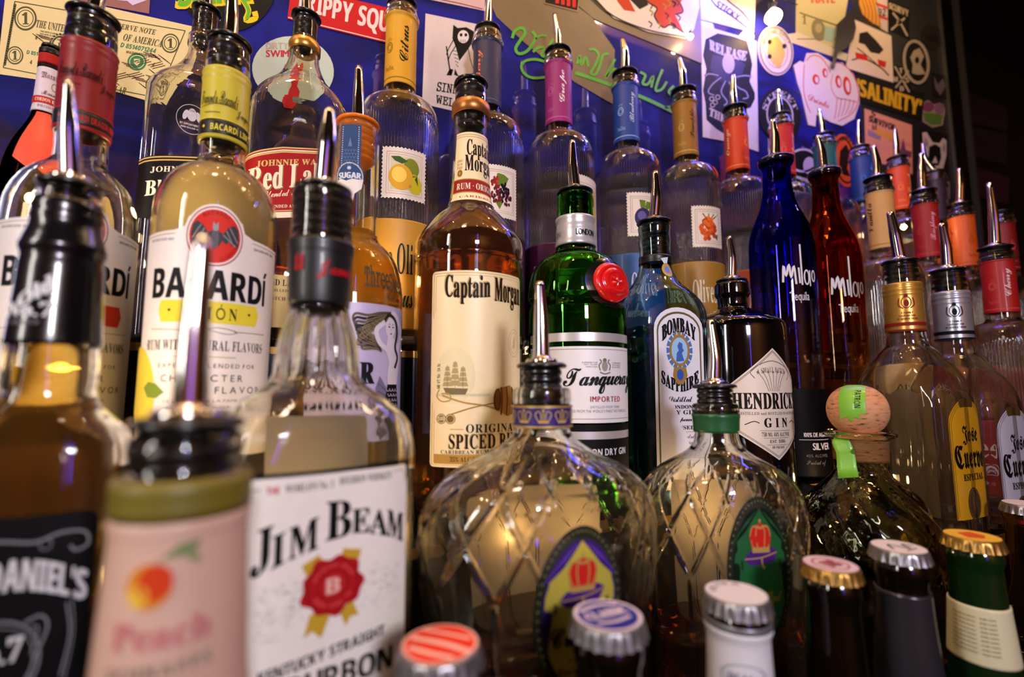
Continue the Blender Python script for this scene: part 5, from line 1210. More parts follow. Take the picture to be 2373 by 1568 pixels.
# ------------------------------------------------------------------ peach schnapps, close in front
b = Bottle('schnapps_bottle', 'blurred close schnapps bottle with pinkish peach neck label and olive ring', 'bottle', 440, 975, .168, T0)
b.profile([(996, 222), (1004, 262), (1040, 272), (1058, 262), (1085, 262), (1098, 286), (1112, 304), (1200, 306), (1220, 300), (1400, 316), (1568, 334), (1700, 370), (1760, 380)], nz=60, seg=80, foot=.0335)
b.band('olive_ring', 1112, 1204, mat('olive_plastic', (112, 98, 26), .45), off=.0008, bumps=[(1120, .0008, .002)])
PK = paper(206, 166, 146)
lb = b.band('neck_label', 1210, 1700, PK, off=.0006)
m = b.map(pyref=1400, cx=398, off0=.0010); A = Art()
A.ell(-52, 1352, 54, 52, ink(206, 130, 36), 1); A.ell(-38, 1344, 40, 42, ink(200, 60, 26), 2); A.ell(-74, 1372, 24, 26, ink(220, 176, 60), 2)
A.poly([(-30, 1292), (10, 1262), (60, 1256), (50, 1280), (6, 1290)], ink(110, 130, 80), 2); A.poly([(20, 1290), (52, 1284), (64, 1312), (44, 1306)], ink(120, 140, 90), 2); A.line([(-40, 1308), (-30, 1292)], 4, ink(110, 110, 60), 2)
A.text('Peach', (-126, 1432, 92, 1494), ink(190, 110, 110), 'sb', bold=2); A.text('SCHNAPPS', (-130, 1530, 96, 1560), ink(130, 120, 100), 'ss', bold=1, gap=.3)
A.build('label_print', lb, m, du=10)
pourer(b, 975, 272, (452, 760), (470, 548), stop_py=1112, stop_w=224, ribs=4, wr=(.34, .28, .17), domew=.68)

# ------------------------------------------------------------------ black-capped Tennessee whiskey, left edge
b = Bottle('whiskey_bottle', 'large square whiskey bottle with black neck capsule and black label, left edge', 'bottle', 165, 430, .262, T1, turn=-14)
b.profile([(444, 150), (452, 160), (520, 168), (540, 178), (562, 196), (584, 200), (640, 204), (740, 216), (800, 226), (884, 232), (905, 228, 1, 2.1), (925, 236, 1, 2.4), (948, 268, 1, 2.8), (972, 320, .98, 3.4), (1000, 384, .96, 4), (1040, 420, .95, 4.4), (1110, 430, .95, 4.6), (1568, 430, .95, 4.6)], nz=90, seg=112)
b.liquid(800, glass('whiskey_dark', (255, 250, 240), 1.34, absorb=((.95, .78, .05), 80), lit_haze=(.05, (240, 170, 20))))
BC = mat('glossy_black_capsule', (9, 9, 12), .22, coat=.5)
cp = b.band('neck_capsule', 452, 796, BC, off=.0008, bumps=[(470, .0008, .0014), (492, .0008, .0014), (562, .0008, .002), (588, -.0004, .002)])
m = b.map(pyref=690, cx=112, off0=.0016); A = Art(); WH = ink(226, 224, 226)
A.text('Old', ((-42, 690), (34, 632), (44, 672), (-36, 716)), WH, 'sb', bold=3); A.text('No.7', (-74, 700, 46, 734), WH, 'sb', bold=2); A.text('BRAND', (-50, 742, 18, 752), ink(130, 130, 140), 'sb', gap=.3)
A.build('lettering', cp, m, du=9)
ab = b.band('amber_neck_glow_band', 800, 880, glass('amber_band', (236, 170, 50), 1.3), off=.0006) if False else None
pourer(b, 430, 176, (160, 300), (156, 196), stop_py=452, stop_w=130, ribs=2, wr=(.34, .30, .14), domew=.7)
m = b.map(pyref=1400, planar=True, off0=.0006)
A = Art(); A.rrect(-205, 1200, 205, 1720, 26, ink(14, 14, 15), 0); fl = A.build('front_label', b.root, m, du=14)
A = Art(); GW = ink(206, 204, 206); GD = ink(120, 120, 124)
A.text("JACK DANIEL'S", ((-196, 1296), (192, 1296), (192, 1392), (-196, 1392)), GW, 'ss', bold=1.6, bend=54, l=2)
A.line([(-180, 1280), (-110, 1248), (-20, 1252), (60, 1262), (120, 1246), (176, 1250), (188, 1282), (160, 1294), (146, 1280)], 7, GD, 1); A.ring(86, 1270, 16, 14, 3, GD, 1)
A.ring(-10, 1540, 110, 104, 6, GD, 1); A.ring(-10, 1540, 94, 88, 3, GD, 1); A.text('No.7', (-80, 1480, 54, 1540), GW, 'sb', bold=2, l=2)
A.line([(54, 1450), (92, 1440), (110, 1470), (90, 1530), (70, 1600)], 6, GD, 1); A.line([(70, 1462), (88, 1470), (76, 1530)], 4, GD, 1); A.line([(150, 1420), (164, 1500), (150, 1600)], 5, GD, 1); A.line([(160, 1400), (172, 1500), (160, 1610)], 3, GD, 1)
A.build('label_print', fl, m, du=14)

# ------------------------------------------------------------------ capped beer bottles along the bottom
def beer(px, py, w, lab, y, base, top, rim, gm, art=None, sleeve=None, tilt=(0, 0), foot=.030):
    b = Bottle('beer_bottle', lab, 'bottle', px, py, y, base, group='capped beer bottles in the front row')
    zt = b.zf; r_ = b.r(w)
    pz = [(py, .80), (py + 14, .86), (py + 30, .88)]
    k = r_
    zz = [(zt - .006, .82), (zt - .009, .90), (zt - .014, .92), (zt - .018, .84), (zt - .03, .86), (zt - .06, .98), (zt - .09, 1.15), (zt - .12, 1.5), (zt - .15, 1.95), (zt - .17, foot / k), (.01, foot / k)]
    b.pz = [q[0] for q in zz][::-1]; b.pw = [q[1] * k for q in zz][::-1]; b.pra = [1] * len(zz); b.pn = [2] * len(zz); b.t = .003
    rows = [(0, b.pw[0] * .92), (.003, b.pw[0])] + [(float(q), float(b.rad(q))) for q in np.linspace(.01, zt - .006, 70)] + [(zt - .004, .7 * k)]
    lathe('glass', rows, gm, b.root, 64)
    # crimped crown cap
    n = 21 * 8; R_ = []
    th = np.linspace(0, 2 * math.pi, n, endpoint=False)
    for (dz, rr, amp) in ((-.0062 * k / .0139, 1.00, .035), (-.0055 * k / .0139, .985, .035), (-.0030 * k / .0139, .955, .018), (-.0012 * k / .0139, .93, .004), (-.0002 * k / .0139, .90, 0), (.0, .86, 0)):
        q = k * (rr + amp * np.cos(21 * th)); R_.append(np.stack([q * np.sin(th), -q * np.cos(th), np.full(n, zt + dz)], 1))
    v, f = skin(R_, n, cap1=True); f = [t for t in f]
    cp = link('crown_cap', mesh(v, f), b.root, rim)
    A = Art(); A.ell(0, 0, .87, .87, top, 0, n=48); 
    if art: art(A)
    a = -b.rz
    def fn(u, vv, off):
        return np.stack([(u * math.cos(a) + vv * math.sin(a)) * k, (u * math.sin(a) - vv * math.cos(a)) * k, np.full_like(u, zt + .00012) + off], 1)
    A.build('cap_print', cp, FMap(fn, lambda c: Vector((0, 0, 1))))
    if sleeve: sleeve(b)
    return b
STEEL = mat('cap_steel', (150, 148, 150), .34, .85, noise=.05)
GSTEEL = mat('cap_gold', (160, 124, 62), .34, .85, noise=.05)
BRG = mat('brown_beer_glass', (10, 6, 4), .08, coat=.4, noise=.2)
GRG = mat('green_beer_glass', (12, 36, 14), .08, coat=.4, noise=.2)
def a1(A):
    w = ink(240, 190, 170)
    A.line([(-.55, -.5), (.1, .1), (.5, .62)], .16, w, 1); A.line([(-.2, -.75), (.3, -.3), (.7, .1)], .10, w, 1); A.line([(-.7, -.1), (-.3, .35), (.1, .72)], .14, w, 1); A.ring(0, 0, .86, .86, .06, w, 1.2)
def a2(A):
    w = ink(214, 196, 206); A.text('CLASSIC', (-.6, -.25, .62, .12), w, 'sb', bold=.02); A.line([(-.5, .3), (0, .38), (.5, .3)], .10, w, 1); A.line([(-.6, -.42), (0, -.55), (.6, -.42)], .12, w, 1); A.ring(0, 0, .88, .88, .1, w, 1)
def a3(A):
    w = ink(110, 100, 110); A.text('ULTRA', None, w, 'ss', l=1, arc=(0, 0, .55, .76, -150, -30))
def a4(A): A.ring(0, 0, .62, .62, .08, ink(170, 90, 80), 1); A.text('DB', (-.32, -.3, .34, .3), ink(150, 60, 60), 'sb', bold=.03)
def a5(A): A.line([(-.5, .1), (-.1, -.3), (.1, .35), (.4, -.1), (.6, .2)], .1, ink(60, 56, 60), 1); A.line([(-.3, .45), (.4, .42)], .06, ink(60, 56, 60), 1)
def a6(A): A.poly([(-.5, .1), (-.1, -.45), (.5, -.3), (.4, .25), (-.1, .45)], ink(206, 80, 30), 1)
beer(1020, 1490, 192, 'brown beer bottle with orange-red cap, nearest to the bourbon bottle', .175, T0, ink(226, 52, 24), STEEL, BRG, a1)
beer(1408, 1424, 172, 'brown beer bottle with blue and white printed cap', .175, T0, ink(44, 48, 130), STEEL, BRG, a2)
def s3(b):
    q = row_of(b, b.zf - .0235); sl = b.band('paper_neck_label', 1470, 1700, paper(206, 200, 204), off=.0008); b.band('silver_rim', 1455, 1470, foil(150, 150, 156, .35), off=.0009)
    m = b.map(pyref=1550, th=0, off0=.0012); A = Art(); A.ring(10, 1570, 50, 34, 3, ink(130, 140, 160), 1); A.text('Ultra', (-30, 1556, 50, 1590), ink(110, 120, 150), 'sc'); A.build('lettering', sl, m, du=6)
beer(1705, 1372, 158, 'beer bottle with white cap and white paper neck label', .175, T0, ink(216, 208, 208), STEEL, BRG, a3, s3)
beer(1924, 1306, 142, 'dark beer bottle with pinkish cap edged in gold', .175, T0, ink(214, 186, 190), GSTEEL, BRG, a4)
def s5(b):
    sl = b.band('foil_neck_label', 1378, 1700, foil(70, 68, 74, .25, .7), off=.0008)
beer(2082, 1266, 144, 'dark beer bottle with white cap and grey foil neck label', .175, T0, ink(218, 206, 196), STEEL, BRG, a5, s5)
def s6(b):
    sl = b.band('cream_neck_label', 1408, 1545, paper(206, 196, 160), off=.0008)
    m = b.map(pyref=1470, th=-.1, off0=.0012); A = Art(); g = ink(120, 110, 84)
    for k in range(9): A.text('THIS BEER IS BREWED WITH MALT', (-62, 1428 + k * 10, -2, 1433 + k * 10), g, 'n'); A.text('AND HOPS', (6, 1428 + k * 10, 44, 1433 + k * 10), g, 'n')
    A.build('lettering', sl, m, du=6)
beer(2252, 1240, 150, 'green beer bottle with yellow and orange cap and cream neck label', .175, T0, ink(226, 176, 50), GSTEEL, GRG, a6, s6)
beer(2378, 1166, 130, 'clear beer bottle with white cap at the right edge', .232, T1, ink(214, 206, 200), STEEL, glass('clear_beer', (226, 214, 180), 1.4), None, foot=.026)
# ------------------------------------------------------------------ stickers, notes and lights on the back wall
WM = wall_map()
NST = [0]
def sticker(name, lab, cat, draw, pts=None, m=None, thick=0.0006, lift=0.0, group=None):
    """a thin sheet stuck on the wall with its print"""
    NST[0] += 1
    lift = lift + .00012 * (NST[0] % 5)
    A = Art(); A.poly(pts, m, 0)
    v = []; n = len(pts)
    for off in (0.0, thick):
        P = WM(np.array([p[0] for p in pts], float), np.array([p[1] for p in pts], float), np.full(n, off + lift)); v += [tuple(q) for q in P]
    tr = tessellate_polygon([[Vector((p[0], p[1], 0)) for p in pts]])
    c = np.mean(v, axis=0); v = [tuple(np.array(q) - c) for q in v]
    f = [tuple(a + n for a in t) for t in tr] + [tuple(t[::-1]) for t in tr] + [(i, (i + 1) % n, (i + 1) % n + n, i + n) for i in range(n)]
    me = mesh(v, f); bm = bmesh.new(); bm.from_mesh(me); bmesh.ops.recalc_face_normals(bm, faces=bm.faces); bm.to_mesh(me); bm.free()
    o = link(name, me, None, m, smooth=False); o.location = c; tag(o, lab, cat, group)
    if draw:
        A = Art(); draw(A)
        if A.sh:
            pr = A.build('print', o, WM, base=thick + lift + .00008); pr.matrix_parent_inverse = Matrix.Translation(-Vector(c))
    return o
def C(cx, cy_, rx, ry, rot=0, n=36):
    c, d = math.cos(R(rot)), math.sin(R(rot)); return [(cx + rx * math.cos(a) * c - ry * math.sin(a) * d, cy_ + rx * math.cos(a) * d + ry * math.sin(a) * c) for a in np.linspace(0, 2 * math.pi, n, endpoint=False)]
def quad_tf(q):
    A_, B_, C2, D_ = [np.array(p, float) for p in q]
    return lambda u, v: tuple(A_ * (1 - u) * (1 - v) + B_ * u * (1 - v) + C2 * u * v + D_ * (1 - u) * v)
OLD = paper(226, 206, 150, .6); OLDG = ink(86, 84, 54); GRN = ink(60, 130, 84)
def note(A, q, seed=1):
    T = quad_tf(q); rr = random.Random(seed)
    TT = lambda s, u0, v0, u1, v1, m, st='sb', **k: A.text(s, (T(u0, v0), T(u1, v0), T(u1, v1), T(u0, v1)), m, st, **k)
    for a, b_, c, d, w_ in ((.03, .05, .97, .05, 2), (.97, .05, .97, .95, 2), (.97, .95, .03, .95, 2), (.03, .95, .03, .05, 2)): A.line([T(a, b_), T(c, d)], w_, OLDG, 1, smooth=False)
    for k in range(26): A.ell(*T(.035, .1 + .8 * k / 25), 3.5, 4, OLDG, 1.1, n=8)
    TT('THE UNITED STATES', .17, .24, .46, .34, OLDG); TT('OF AMERICA', .66, .22, .88, .31, OLDG); TT('FEDERAL RESERVE NOTE', .40, .10, .82, .17, OLDG)
    for k in range(3): TT('THIS NOTE IS LEGAL TENDER', .20, .37 + .035 * k, .34, .39 + .035 * k, OLDG, 'ss')
    for (u, v, s_) in ((.105, .25, 1.0), (.085, .76, .75), (.92, .24, .8), (.92, .80, .7)):
        c_ = T(u, v); A.ell(*c_, 26 * s_, 28 * s_, OLDG, 1.3); A.ell(*c_, 22 * s_, 24 * s_, OLD, 1.5); A.ring(*c_, 19 * s_, 20 * s_, 2, OLDG, 1.6)
        A.text('1', (c_[0] - 7 * s_, c_[1] - 14 * s_, c_[0] + 7 * s_, c_[1] + 14 * s_), OLDG, 'sb', l=2, bold=1)
    c_ = T(.33, .52); A.ring(*c_, 20, 22, 3, OLDG, 2); A.text('D', (c_[0] - 6, c_[1] - 6, c_[0] + 6, c_[1] + 7), OLDG, 'sb', l=2)
    for k in range(20): a = k * .314; A.ell(c_[0] + 24 * math.cos(a), c_[1] + 26 * math.sin(a), 2.6, 2.6, OLDG, 2, n=6)
    c_ = T(.545, .55); A.ell(*c_, 44, 60, ink(110, 104, 74), 1.7); A.ell(*c_, 39, 55, ink(160, 146, 104), 1.9); A.ell(c_[0], c_[1] + 4, 18, 26, ink(196, 182, 140), 2.1); A.ell(c_[0], c_[1] + 42, 32, 20, ink(90, 86, 60), 2); A.ring(c_[0], c_[1] - 4, 23, 30, 7, ink(186, 176, 146), 2.2, a0=160, a1=380)
    c_ = T(.78, .55)
    A.text('WASHINGTON, D.C.', (T(.70, .43), T(.86, .43), T(.86, .47), T(.70, .47)), OLDG, 'ss'); TT('D 8514071244', .66, .34, .86, .40, GRN, 'ss')
    A.ell(*c_, 22, 20, GRN, 2); A.ell(*c_, 18, 16, OLD, 2.2); A.ell(*c_, 16, 14, GRN, 2.4); A.poly([(c_[0] - 7, c_[1] - 7), (c_[0] + 7, c_[1] - 7), (c_[0] + 7, c_[1] + 3), (c_[0], c_[1] + 9), (c_[0] - 7, c_[1] + 3)], OLD, 2.6); A.line([(c_[0] - 6, c_[1] + 2), (c_[0], c_[1] - 3), (c_[0] + 6, c_[1] + 2)], 2, GRN, 2.8, smooth=False)
    for (u, v) in ((.18, .45), (.18, .78), (.70, .80), (.87, .52)): TT('4', u, v, u + .012, v + .055, OLDG, 'ss')
    TT('D 8514071244', .15, .66, .32, .71, GRN, 'ss'); TT('ONE DOLLAR', .56, .90, .78, .985, OLDG)
    BRN = ink(96, 50, 30)
    for k in range(26):      # someone has scribbled on it with a brown pen
        u, v = (rr.uniform(.15, .48), rr.uniform(.42, .85)) if k % 2 else (rr.uniform(.64, .9), rr.uniform(.36, .86))
        a = rr.choice((-.5, .5, 1.0)); p = T(u, v)
        for j in range(3): A.line([(p[0] + j * 5, p[1] + j * 4), (p[0] + j * 5 + 34 * math.cos(a), p[1] + j * 4 + 16 * math.sin(a))], 1.4, BRN, 3)
Q = ((20, -34), (446, 66), (372, 244), (-6, 168))
sticker('bank_note', 'old one dollar bill stuck on the blue wall, scribbled on in brown', 'money', lambda A: note(A, ((24, -6), (446, 66), (372, 238), (-4, 164))), pts=[(16, -34), (446, 62), (440, 150), (376, 244), (250, 208), (-6, 172)], m=OLD)
sticker('sticker', 'pinkish purple sticker at the top edge above the dollar bill', 'sticker', lambda A: A.poly([(250, 0), (346, 0), (308, 14), (296, 4)], ink(214, 196, 232), 1), pts=[(184, -30), (350, -30), (346, 33), (186, 4)], m=paper(150, 96, 96))
def d(A):
    Y, G = ink(226, 200, 40), ink(110, 180, 50)
    A.text('SLIMY', ((420, -60), (580, -40), (600, 10), (410, 24)), Y, 'ss', bold=5, l=1); A.text('SLIMY', ((424, -56), (576, -36), (594, 4), (414, 18)), G, 'ss', bold=2, l=2)
    A.line([(556, -10), (576, 24), (570, 48), (592, 44), (590, 28)], 13, Y, 1.2); A.line([(556, -10), (576, 24), (572, 46)], 8, G, 2)
sticker('sticker', 'black round sticker with dripping yellow and green letters', 'sticker', d, pts=C(528, -34, 112, 110), m=ink(26, 22, 20))
def d(A):
    W_ = ink(236, 216, 212); A.poly([(676, -10), (700, -30), (704, -26), (688, -16)], W_, 1)
    A.text('TRIPPY SQUID', ((690, -22), (944, 40), (938, 98), (684, 32)), W_, 'ss', bold=.8, l=2)
    A.line([(668, 42), (890, 96), (942, 109)], 2, W_, 1, smooth=False)
sticker('sticker', 'red oblong sticker with large white capital letters, partly behind a pourer', 'sticker', d, pts=[(676, -34), (950, 32), (942, 112), (666, 45)], m=ink(196, 30, 34))
def d(A):
    A.text('DIRTY', (617, 100, 668, 114), ink(190, 170, 160), 'n', bold=.7); A.text('SWIMMERS', (617, 117, 718, 133), ink(196, 40, 60), 'n', bold=.7)
    RD = ink(214, 34, 48); A.poly([(660, 150), (676, 146), (684, 156), (700, 150), (702, 162), (690, 172), (686, 196), (694, 210), (690, 240), (676, 254), (656, 250), (650, 232), (664, 214), (670, 190), (664, 176), (655, 170)], RD, 2); A.ell(690, 234, 14, 5, ink(110, 150, 140), 3)
sticker('sticker', 'round pale blue and cream sticker with a red swimmer, behind the scotch bottle', 'sticker', d, pts=C(679, 163, 95, 78, 8), m=paper(190, 204, 190))
def d(A):
    B_ = ink(22, 20, 22)
    A.poly([(1050, 58), (1060, 66), (1080, 64), (1098, 74), (1094, 100), (1082, 118), (1064, 142), (1056, 110), (1048, 90)], B_, 1); A.ell(1073, 86, 13, 15, ink(226, 214, 214), 2)
    for x in (1068, 1079): A.ell(x, 82, 3.4, 4, B_, 3, n=10)
    for k in range(4): A.line([(1067 + k * 3.6, 93), (1067 + k * 3.6, 99)], 1, B_, 3, smooth=False)
    A.line([(1050, 94), (1040, 112), (1034, 128)], 2, B_, 1); A.line([(1058, 104), (1046, 122), (1038, 140)], 2, B_, 1); A.line([(1034, 108), (1040, 150), (1044, 172)], 3, B_, 1); A.line([(1084, 110), (1090, 140), (1100, 170)], 1.4, B_, 1)
    for k in range(5): A.line([(1048 + k * 2, 118 + k * 8), (1062, 120 + k * 9)], 1.2, B_, 1)
    A.poly([(1042, 160), (1050, 162), (1046, 176), (1034, 175)], B_, 1); A.poly([(1054, 160), (1062, 178), (1052, 174)], B_, 1); A.line([(1060, 176), (1090, 182)], 1.2, B_, 1)
    A.text('SINNERS', ((1014, 190), (1100, 204), (1098, 226), (1011, 212)), B_, 'mo', bold=.5); A.text('WELCOME', ((1011, 220), (1108, 240), (1106, 262), (1010, 240)), B_, 'mo', bold=.5)
sticker('sticker', 'white card sticker with hooded skull figure drawn in black', 'sticker', d, pts=[(986, 32), (1140, 64), (1132, 276), (978, 241)], m=paper(214, 200, 200))
sticker('sticker', 'pale pink strip sticker at the top edge above the skull card', 'sticker', lambda A: A.line([(1000, -4), (1060, 8), (1118, 22)], 2, ink(120, 60, 70), 1), pts=[(980, -30), (1124, -10), (1122, 26), (985, -2)], m=paper(206, 170, 176))
SH = mat('film_and_reflection_beige', (116, 98, 64), .42, coat=0, noise=.3, scale=12)
sticker('film_and_reflection', 'golden reflection painted as a beige sheet on the wall behind the magenta-necked bottle', 'plastic sheet', None, pts=[(1128, -12), (1300, -12), (1372, 42), (1424, 116), (1419, 242), (1330, 190), (1215, 100), (1150, 40)], m=SH)  # golden reflection in the mirror, painted as an opaque sheet
sticker('film_and_reflection', 'glossy clear film edge under the white splash sticker', 'plastic sheet', None, pts=[(1306, -12), (1622, -12), (1626, 148), (1500, 96), (1378, 46)], m=SH)
def paint(lab, strokes, m):
    A = Art()
    for s_, w_ in strokes: A.line(s_, w_, m, 1)
    o = A.build('painted_lettering', None, WM, base=.0014)
    c = Vector(np.mean([tuple(v.co) for v in o.data.vertices], axis=0)); o.data.transform(Matrix.Translation(-c)); o.location = c
    return tag(o, lab, 'graffiti')
GP = mat('green_paint', (70, 168, 22), .4, noise=.1)
paint('bright green handwritten word painted on the wall', [([(1186, 90), (1192, 74), (1208, 66), (1216, 78), (1204, 96), (1194, 114), (1202, 126), (1220, 120), (1234, 102), (1240, 86), (1232, 74)], 7), ([(1240, 92), (1252, 84), (1266, 86)], 4),
     ([(1234, 122), (1246, 112), (1260, 112), (1254, 128), (1262, 130), (1276, 100), (1284, 92)], 6), ([(1268, 146), (1240, 139), (1216, 143), (1207, 156), (1216, 174), (1236, 182), (1264, 180)], 6),
     ([(1332, 170), (1380, 186), (1440, 208), (1500, 232), (1562, 262)], 8), ([(1336, 150), (1342, 130), (1346, 152), (1356, 134), (1362, 156)], 6), ([(1364, 116), (1376, 116), (1386, 128), (1380, 148), (1368, 170), (1378, 174), (1388, 156), (1396, 130), (1410, 126)], 6),
     ([(1424, 138), (1412, 160), (1402, 182), (1416, 166), (1426, 162), (1422, 184)], 6), ([(1482, 168), (1494, 176), (1488, 194), (1500, 196), (1512, 178), (1508, 204)], 6), ([(1534, 162), (1524, 186), (1518, 210), (1532, 208), (1544, 190)], 6), ([(1560, 200), (1548, 214), (1560, 226), (1556, 246), (1540, 250)], 6)], GP)
def d(A):
    A.poly([(1262, -20), (1340, -8), (1336, 26), (1262, 8)], ink(30, 24, 24), 1)
    for k in range(4): A.rect(1286 + k * 13, -12, 1294 + k * 13, 10 + k * 3, ink(220, 40, 40), 2)
sticker('sticker', 'black sticker with red letter feet at the top edge', 'sticker', d, pts=[(1258, -30), (1342, -14), (1338, 30), (1260, 10)], m=paper(150, 110, 80), lift=.001)
def d(A):
    A.line([(1360, -10), (1420, 40), (1500, 72), (1586, 88)], 3, ink(30, 26, 26), 1)
    rr = random.Random(5); OG = ink(196, 66, 30); DK = ink(40, 34, 34); GG_ = ink(150, 140, 50)
    A.poly([(1420, -10), (1450, -10), (1470, 30), (1444, 26), (1430, 8)], OG, 2); A.poly([(1480, -10), (1584, -10), (1574, 10), (1580, 30), (1562, 36), (1582, 78), (1552, 60), (1534, 66), (1514, 40), (1520, 20), (1500, 8)], OG, 2)
    A.line([(1480, -10), (1500, 8), (1520, 22), (1514, 40), (1534, 66), (1552, 60), (1582, 78)], 3, DK, 3); A.line([(1562, 36), (1580, 30), (1574, 10)], 3, DK, 3); A.poly([(1446, -10), (1492, -10), (1500, 14), (1480, 24), (1468, 12)], DK, 2.5)
    for k in range(14): x, y = rr.uniform(1500, 1570), rr.uniform(-5, 60); A.line([(x, y), (x + 8, y + 6), (x + 4, y + 14)], 2.5, DK if k % 3 else GG_, 4)
sticker('sticker', 'large white sticker with orange and black splash at the top', 'sticker', d, pts=[(1352, -30), (1614, -30), (1618, 20), (1606, 70), (1586, 92), (1500, 76), (1420, 44)], m=paper(222, 206, 190), lift=.0016)
def d(A):
    B_ = ink(34, 30, 30); A.line([(1640, -10), (1660, 16), (1690, 34), (1738, 70), (1742, 60), (1720, 30), (1690, 6), (1676, -10)], 3, B_, 1); A.text('STICKY', ((1664, 2), (1716, 36), (1708, 50), (1656, 14)), B_, 'ss')
sticker('sticker', 'white card with a black-outlined cone at the top', 'sticker', d, pts=[(1620, -30), (1752, -30), (1746, 76), (1624, 46)], m=paper(214, 204, 196))
def d(A):
    B_ = ink(26, 24, 40); P2 = ink(48, 44, 96); LP = ink(190, 180, 200)
    A.poly([(1634, 92), (1662, 78), (1700, 86), (1730, 96), (1738, 130), (1742, 150), (1736, 190), (1748, 216), (1748, 230), (1738, 250), (1700, 260), (1690, 318), (1660, 300), (1636, 278), (1634, 240), (1628, 210), (1636, 160), (1628, 130)], B_, 1)
    A.text('RELEASE', ((1643, 96), (1730, 124), (1726, 146), (1644, 120)), LP, 'sb', bold=1.2, l=3, bend=-4); A.text('THE', ((1644, 250), (1680, 268), (1678, 286), (1642, 268)), LP, 'sb', bold=1.2, l=3)
    A.ell(1687, 148, 14, 23, LP, 2, rot=-4); A.poly([(1650, 128), (1672, 132), (1676, 168), (1700, 170), (1704, 136), (1726, 150), (1716, 180), (1692, 192), (1660, 186), (1644, 160)], P2, 1.5)
    for s_ in ([(1670, 180), (1650, 196), (1640, 214), (1654, 222)], [(1680, 188), (1670, 214), (1684, 236), (1676, 246)], [(1694, 188), (1710, 204), (1726, 212), (1732, 226), (1720, 230)], [(1700, 180), (1724, 176), (1740, 178)], [(1664, 176), (1642, 172), (1632, 178)], [(1688, 190), (1698, 220), (1690, 246)]): A.line(s_, 6, P2, 2); A.line(s_, 1.5, LP, 3)
    for (x, y) in ((1648, 230), (1656, 238), (1662, 226), (1650, 244)): A.ring(x, y, 6, 6, 2, LP, 3, n=10)
sticker('sticker', 'tall white card with black octopus picture and release lettering', 'sticker', d, pts=[(1624, 58), (1752, 96), (1757, 352), (1692, 330), (1628, 318)], m=paper(212, 202, 208))
def d(A):
    A.ring(1797, 118, 38, 55, 3, ink(120, 100, 70), 1, rot=-8); A.ring(1797, 118, 27, 41, 1.5, ink(140, 120, 90), 1, rot=-8); A.poly([(1780, 92), (1800, 84), (1814, 104), (1818, 130), (1806, 160), (1790, 150), (1776, 124)], ink(190, 160, 80), 2)
    for (x, y) in ((1782, 98), (1816, 108), (1782, 132)): A.ell(x, y, 5, 6, ink(50, 44, 34), 3, n=10)
    A.text('BREWING · SUPPLY', None, ink(110, 96, 80), 'ss', l=3, arc=(1797, 118, 29, 35, -160, -20, 1.4))
sticker('sticker', 'oval cream badge sticker with yellow centre, below the glowing bulb', 'sticker', d, pts=C(1796, 118, 41, 58, -8), m=paper(206, 190, 176))
PB = paper(196, 186, 130, .6)
def d(A):
    A.line([(1852, 30), (1940, 60)], 3, OLDG, 1); A.ell(1896, 70, 16, 26, ink(130, 124, 90), 1.5, rot=-10); A.ell(1896, 66, 8, 11, ink(170, 160, 120), 2); A.text('1', (1858, 36, 1868, 56), OLDG, 'sb'); A.poly([(1912, 60), (1934, 66), (1930, 100), (1908, 92)], ink(150, 180, 170), 1.6)
    A.rect(1846, 90, 1936, 92, OLDG); A.text('HATE', (1880, -14, 1934, 8), ink(200, 70, 40), 'ss', bold=1)
sticker('bank_note', 'pale bank note pinned right of the glowing bulb', 'money', d, pts=[(1845, -30), (1968, -20), (1944, 114), (1844, 82)], m=PB)
sticker('paper_strip', 'folded cream paper strip below the pale bank note', 'paper', None, pts=[(1822, 80), (1850, 76), (1964, 126), (1960, 142), (1830, 98)], m=paper(214, 200, 150))
def d(A):
    RD = ink(206, 48, 30)
    A.line([(1862, 150), (1860, 196), (1864, 230), (1876, 262)], 1.8, RD, 1); A.line([(1866, 142), (1880, 130), (1900, 134), (1918, 158), (1922, 170)], 1.8, RD, 1); A.line([(1926, 152), (1940, 146), (1964, 160), (1982, 190), (1988, 230), (1974, 262), (1940, 282)], 1.8, RD, 1)
    for (x, y, rx, ry) in ((1889, 185, 8, 12), (1910, 170, 6, 11), (1941, 190, 7, 15), (1961, 200, 9, 22)): A.ell(x, y, rx, ry, RD, 2, rot=-8); A.ell(x + 1.5, y + 1, rx * .5, ry * .62, ink(226, 206, 196), 3, rot=-8)
    for k in range(5): A.line([(1938 + k * 10, 228 + k), (1936 + k * 9, 250 + k), (1932 + k * 8, 276 - k * 3)], 1.4, RD, 1)
    A.line([(1938, 228), (1960, 232), (1984, 238)], 1.4, RD, 1); A.text('Drinks', ((1872, 218), (1922, 238), (1918, 252), (1870, 232)), RD, 'sc')
    A.line([(1928, 172), (1924, 200), (1936, 226), (1962, 232)], 1.4, RD, 1)
sticker('sticker', 'pale mask-shaped cutout with four red-rimmed eyes', 'sticker', d, pts=[(1838, 152), (1852, 142), (1862, 146), (1868, 124), (1894, 124), (1926, 146), (1950, 146), (1976, 172), (1990, 206), (1990, 240), (1978, 276), (1950, 292), (1924, 284), (1890, 266), (1888, 294), (1872, 290), (1864, 256), (1856, 220), (1846, 190)], m=paper(222, 204, 190), lift=.0006)
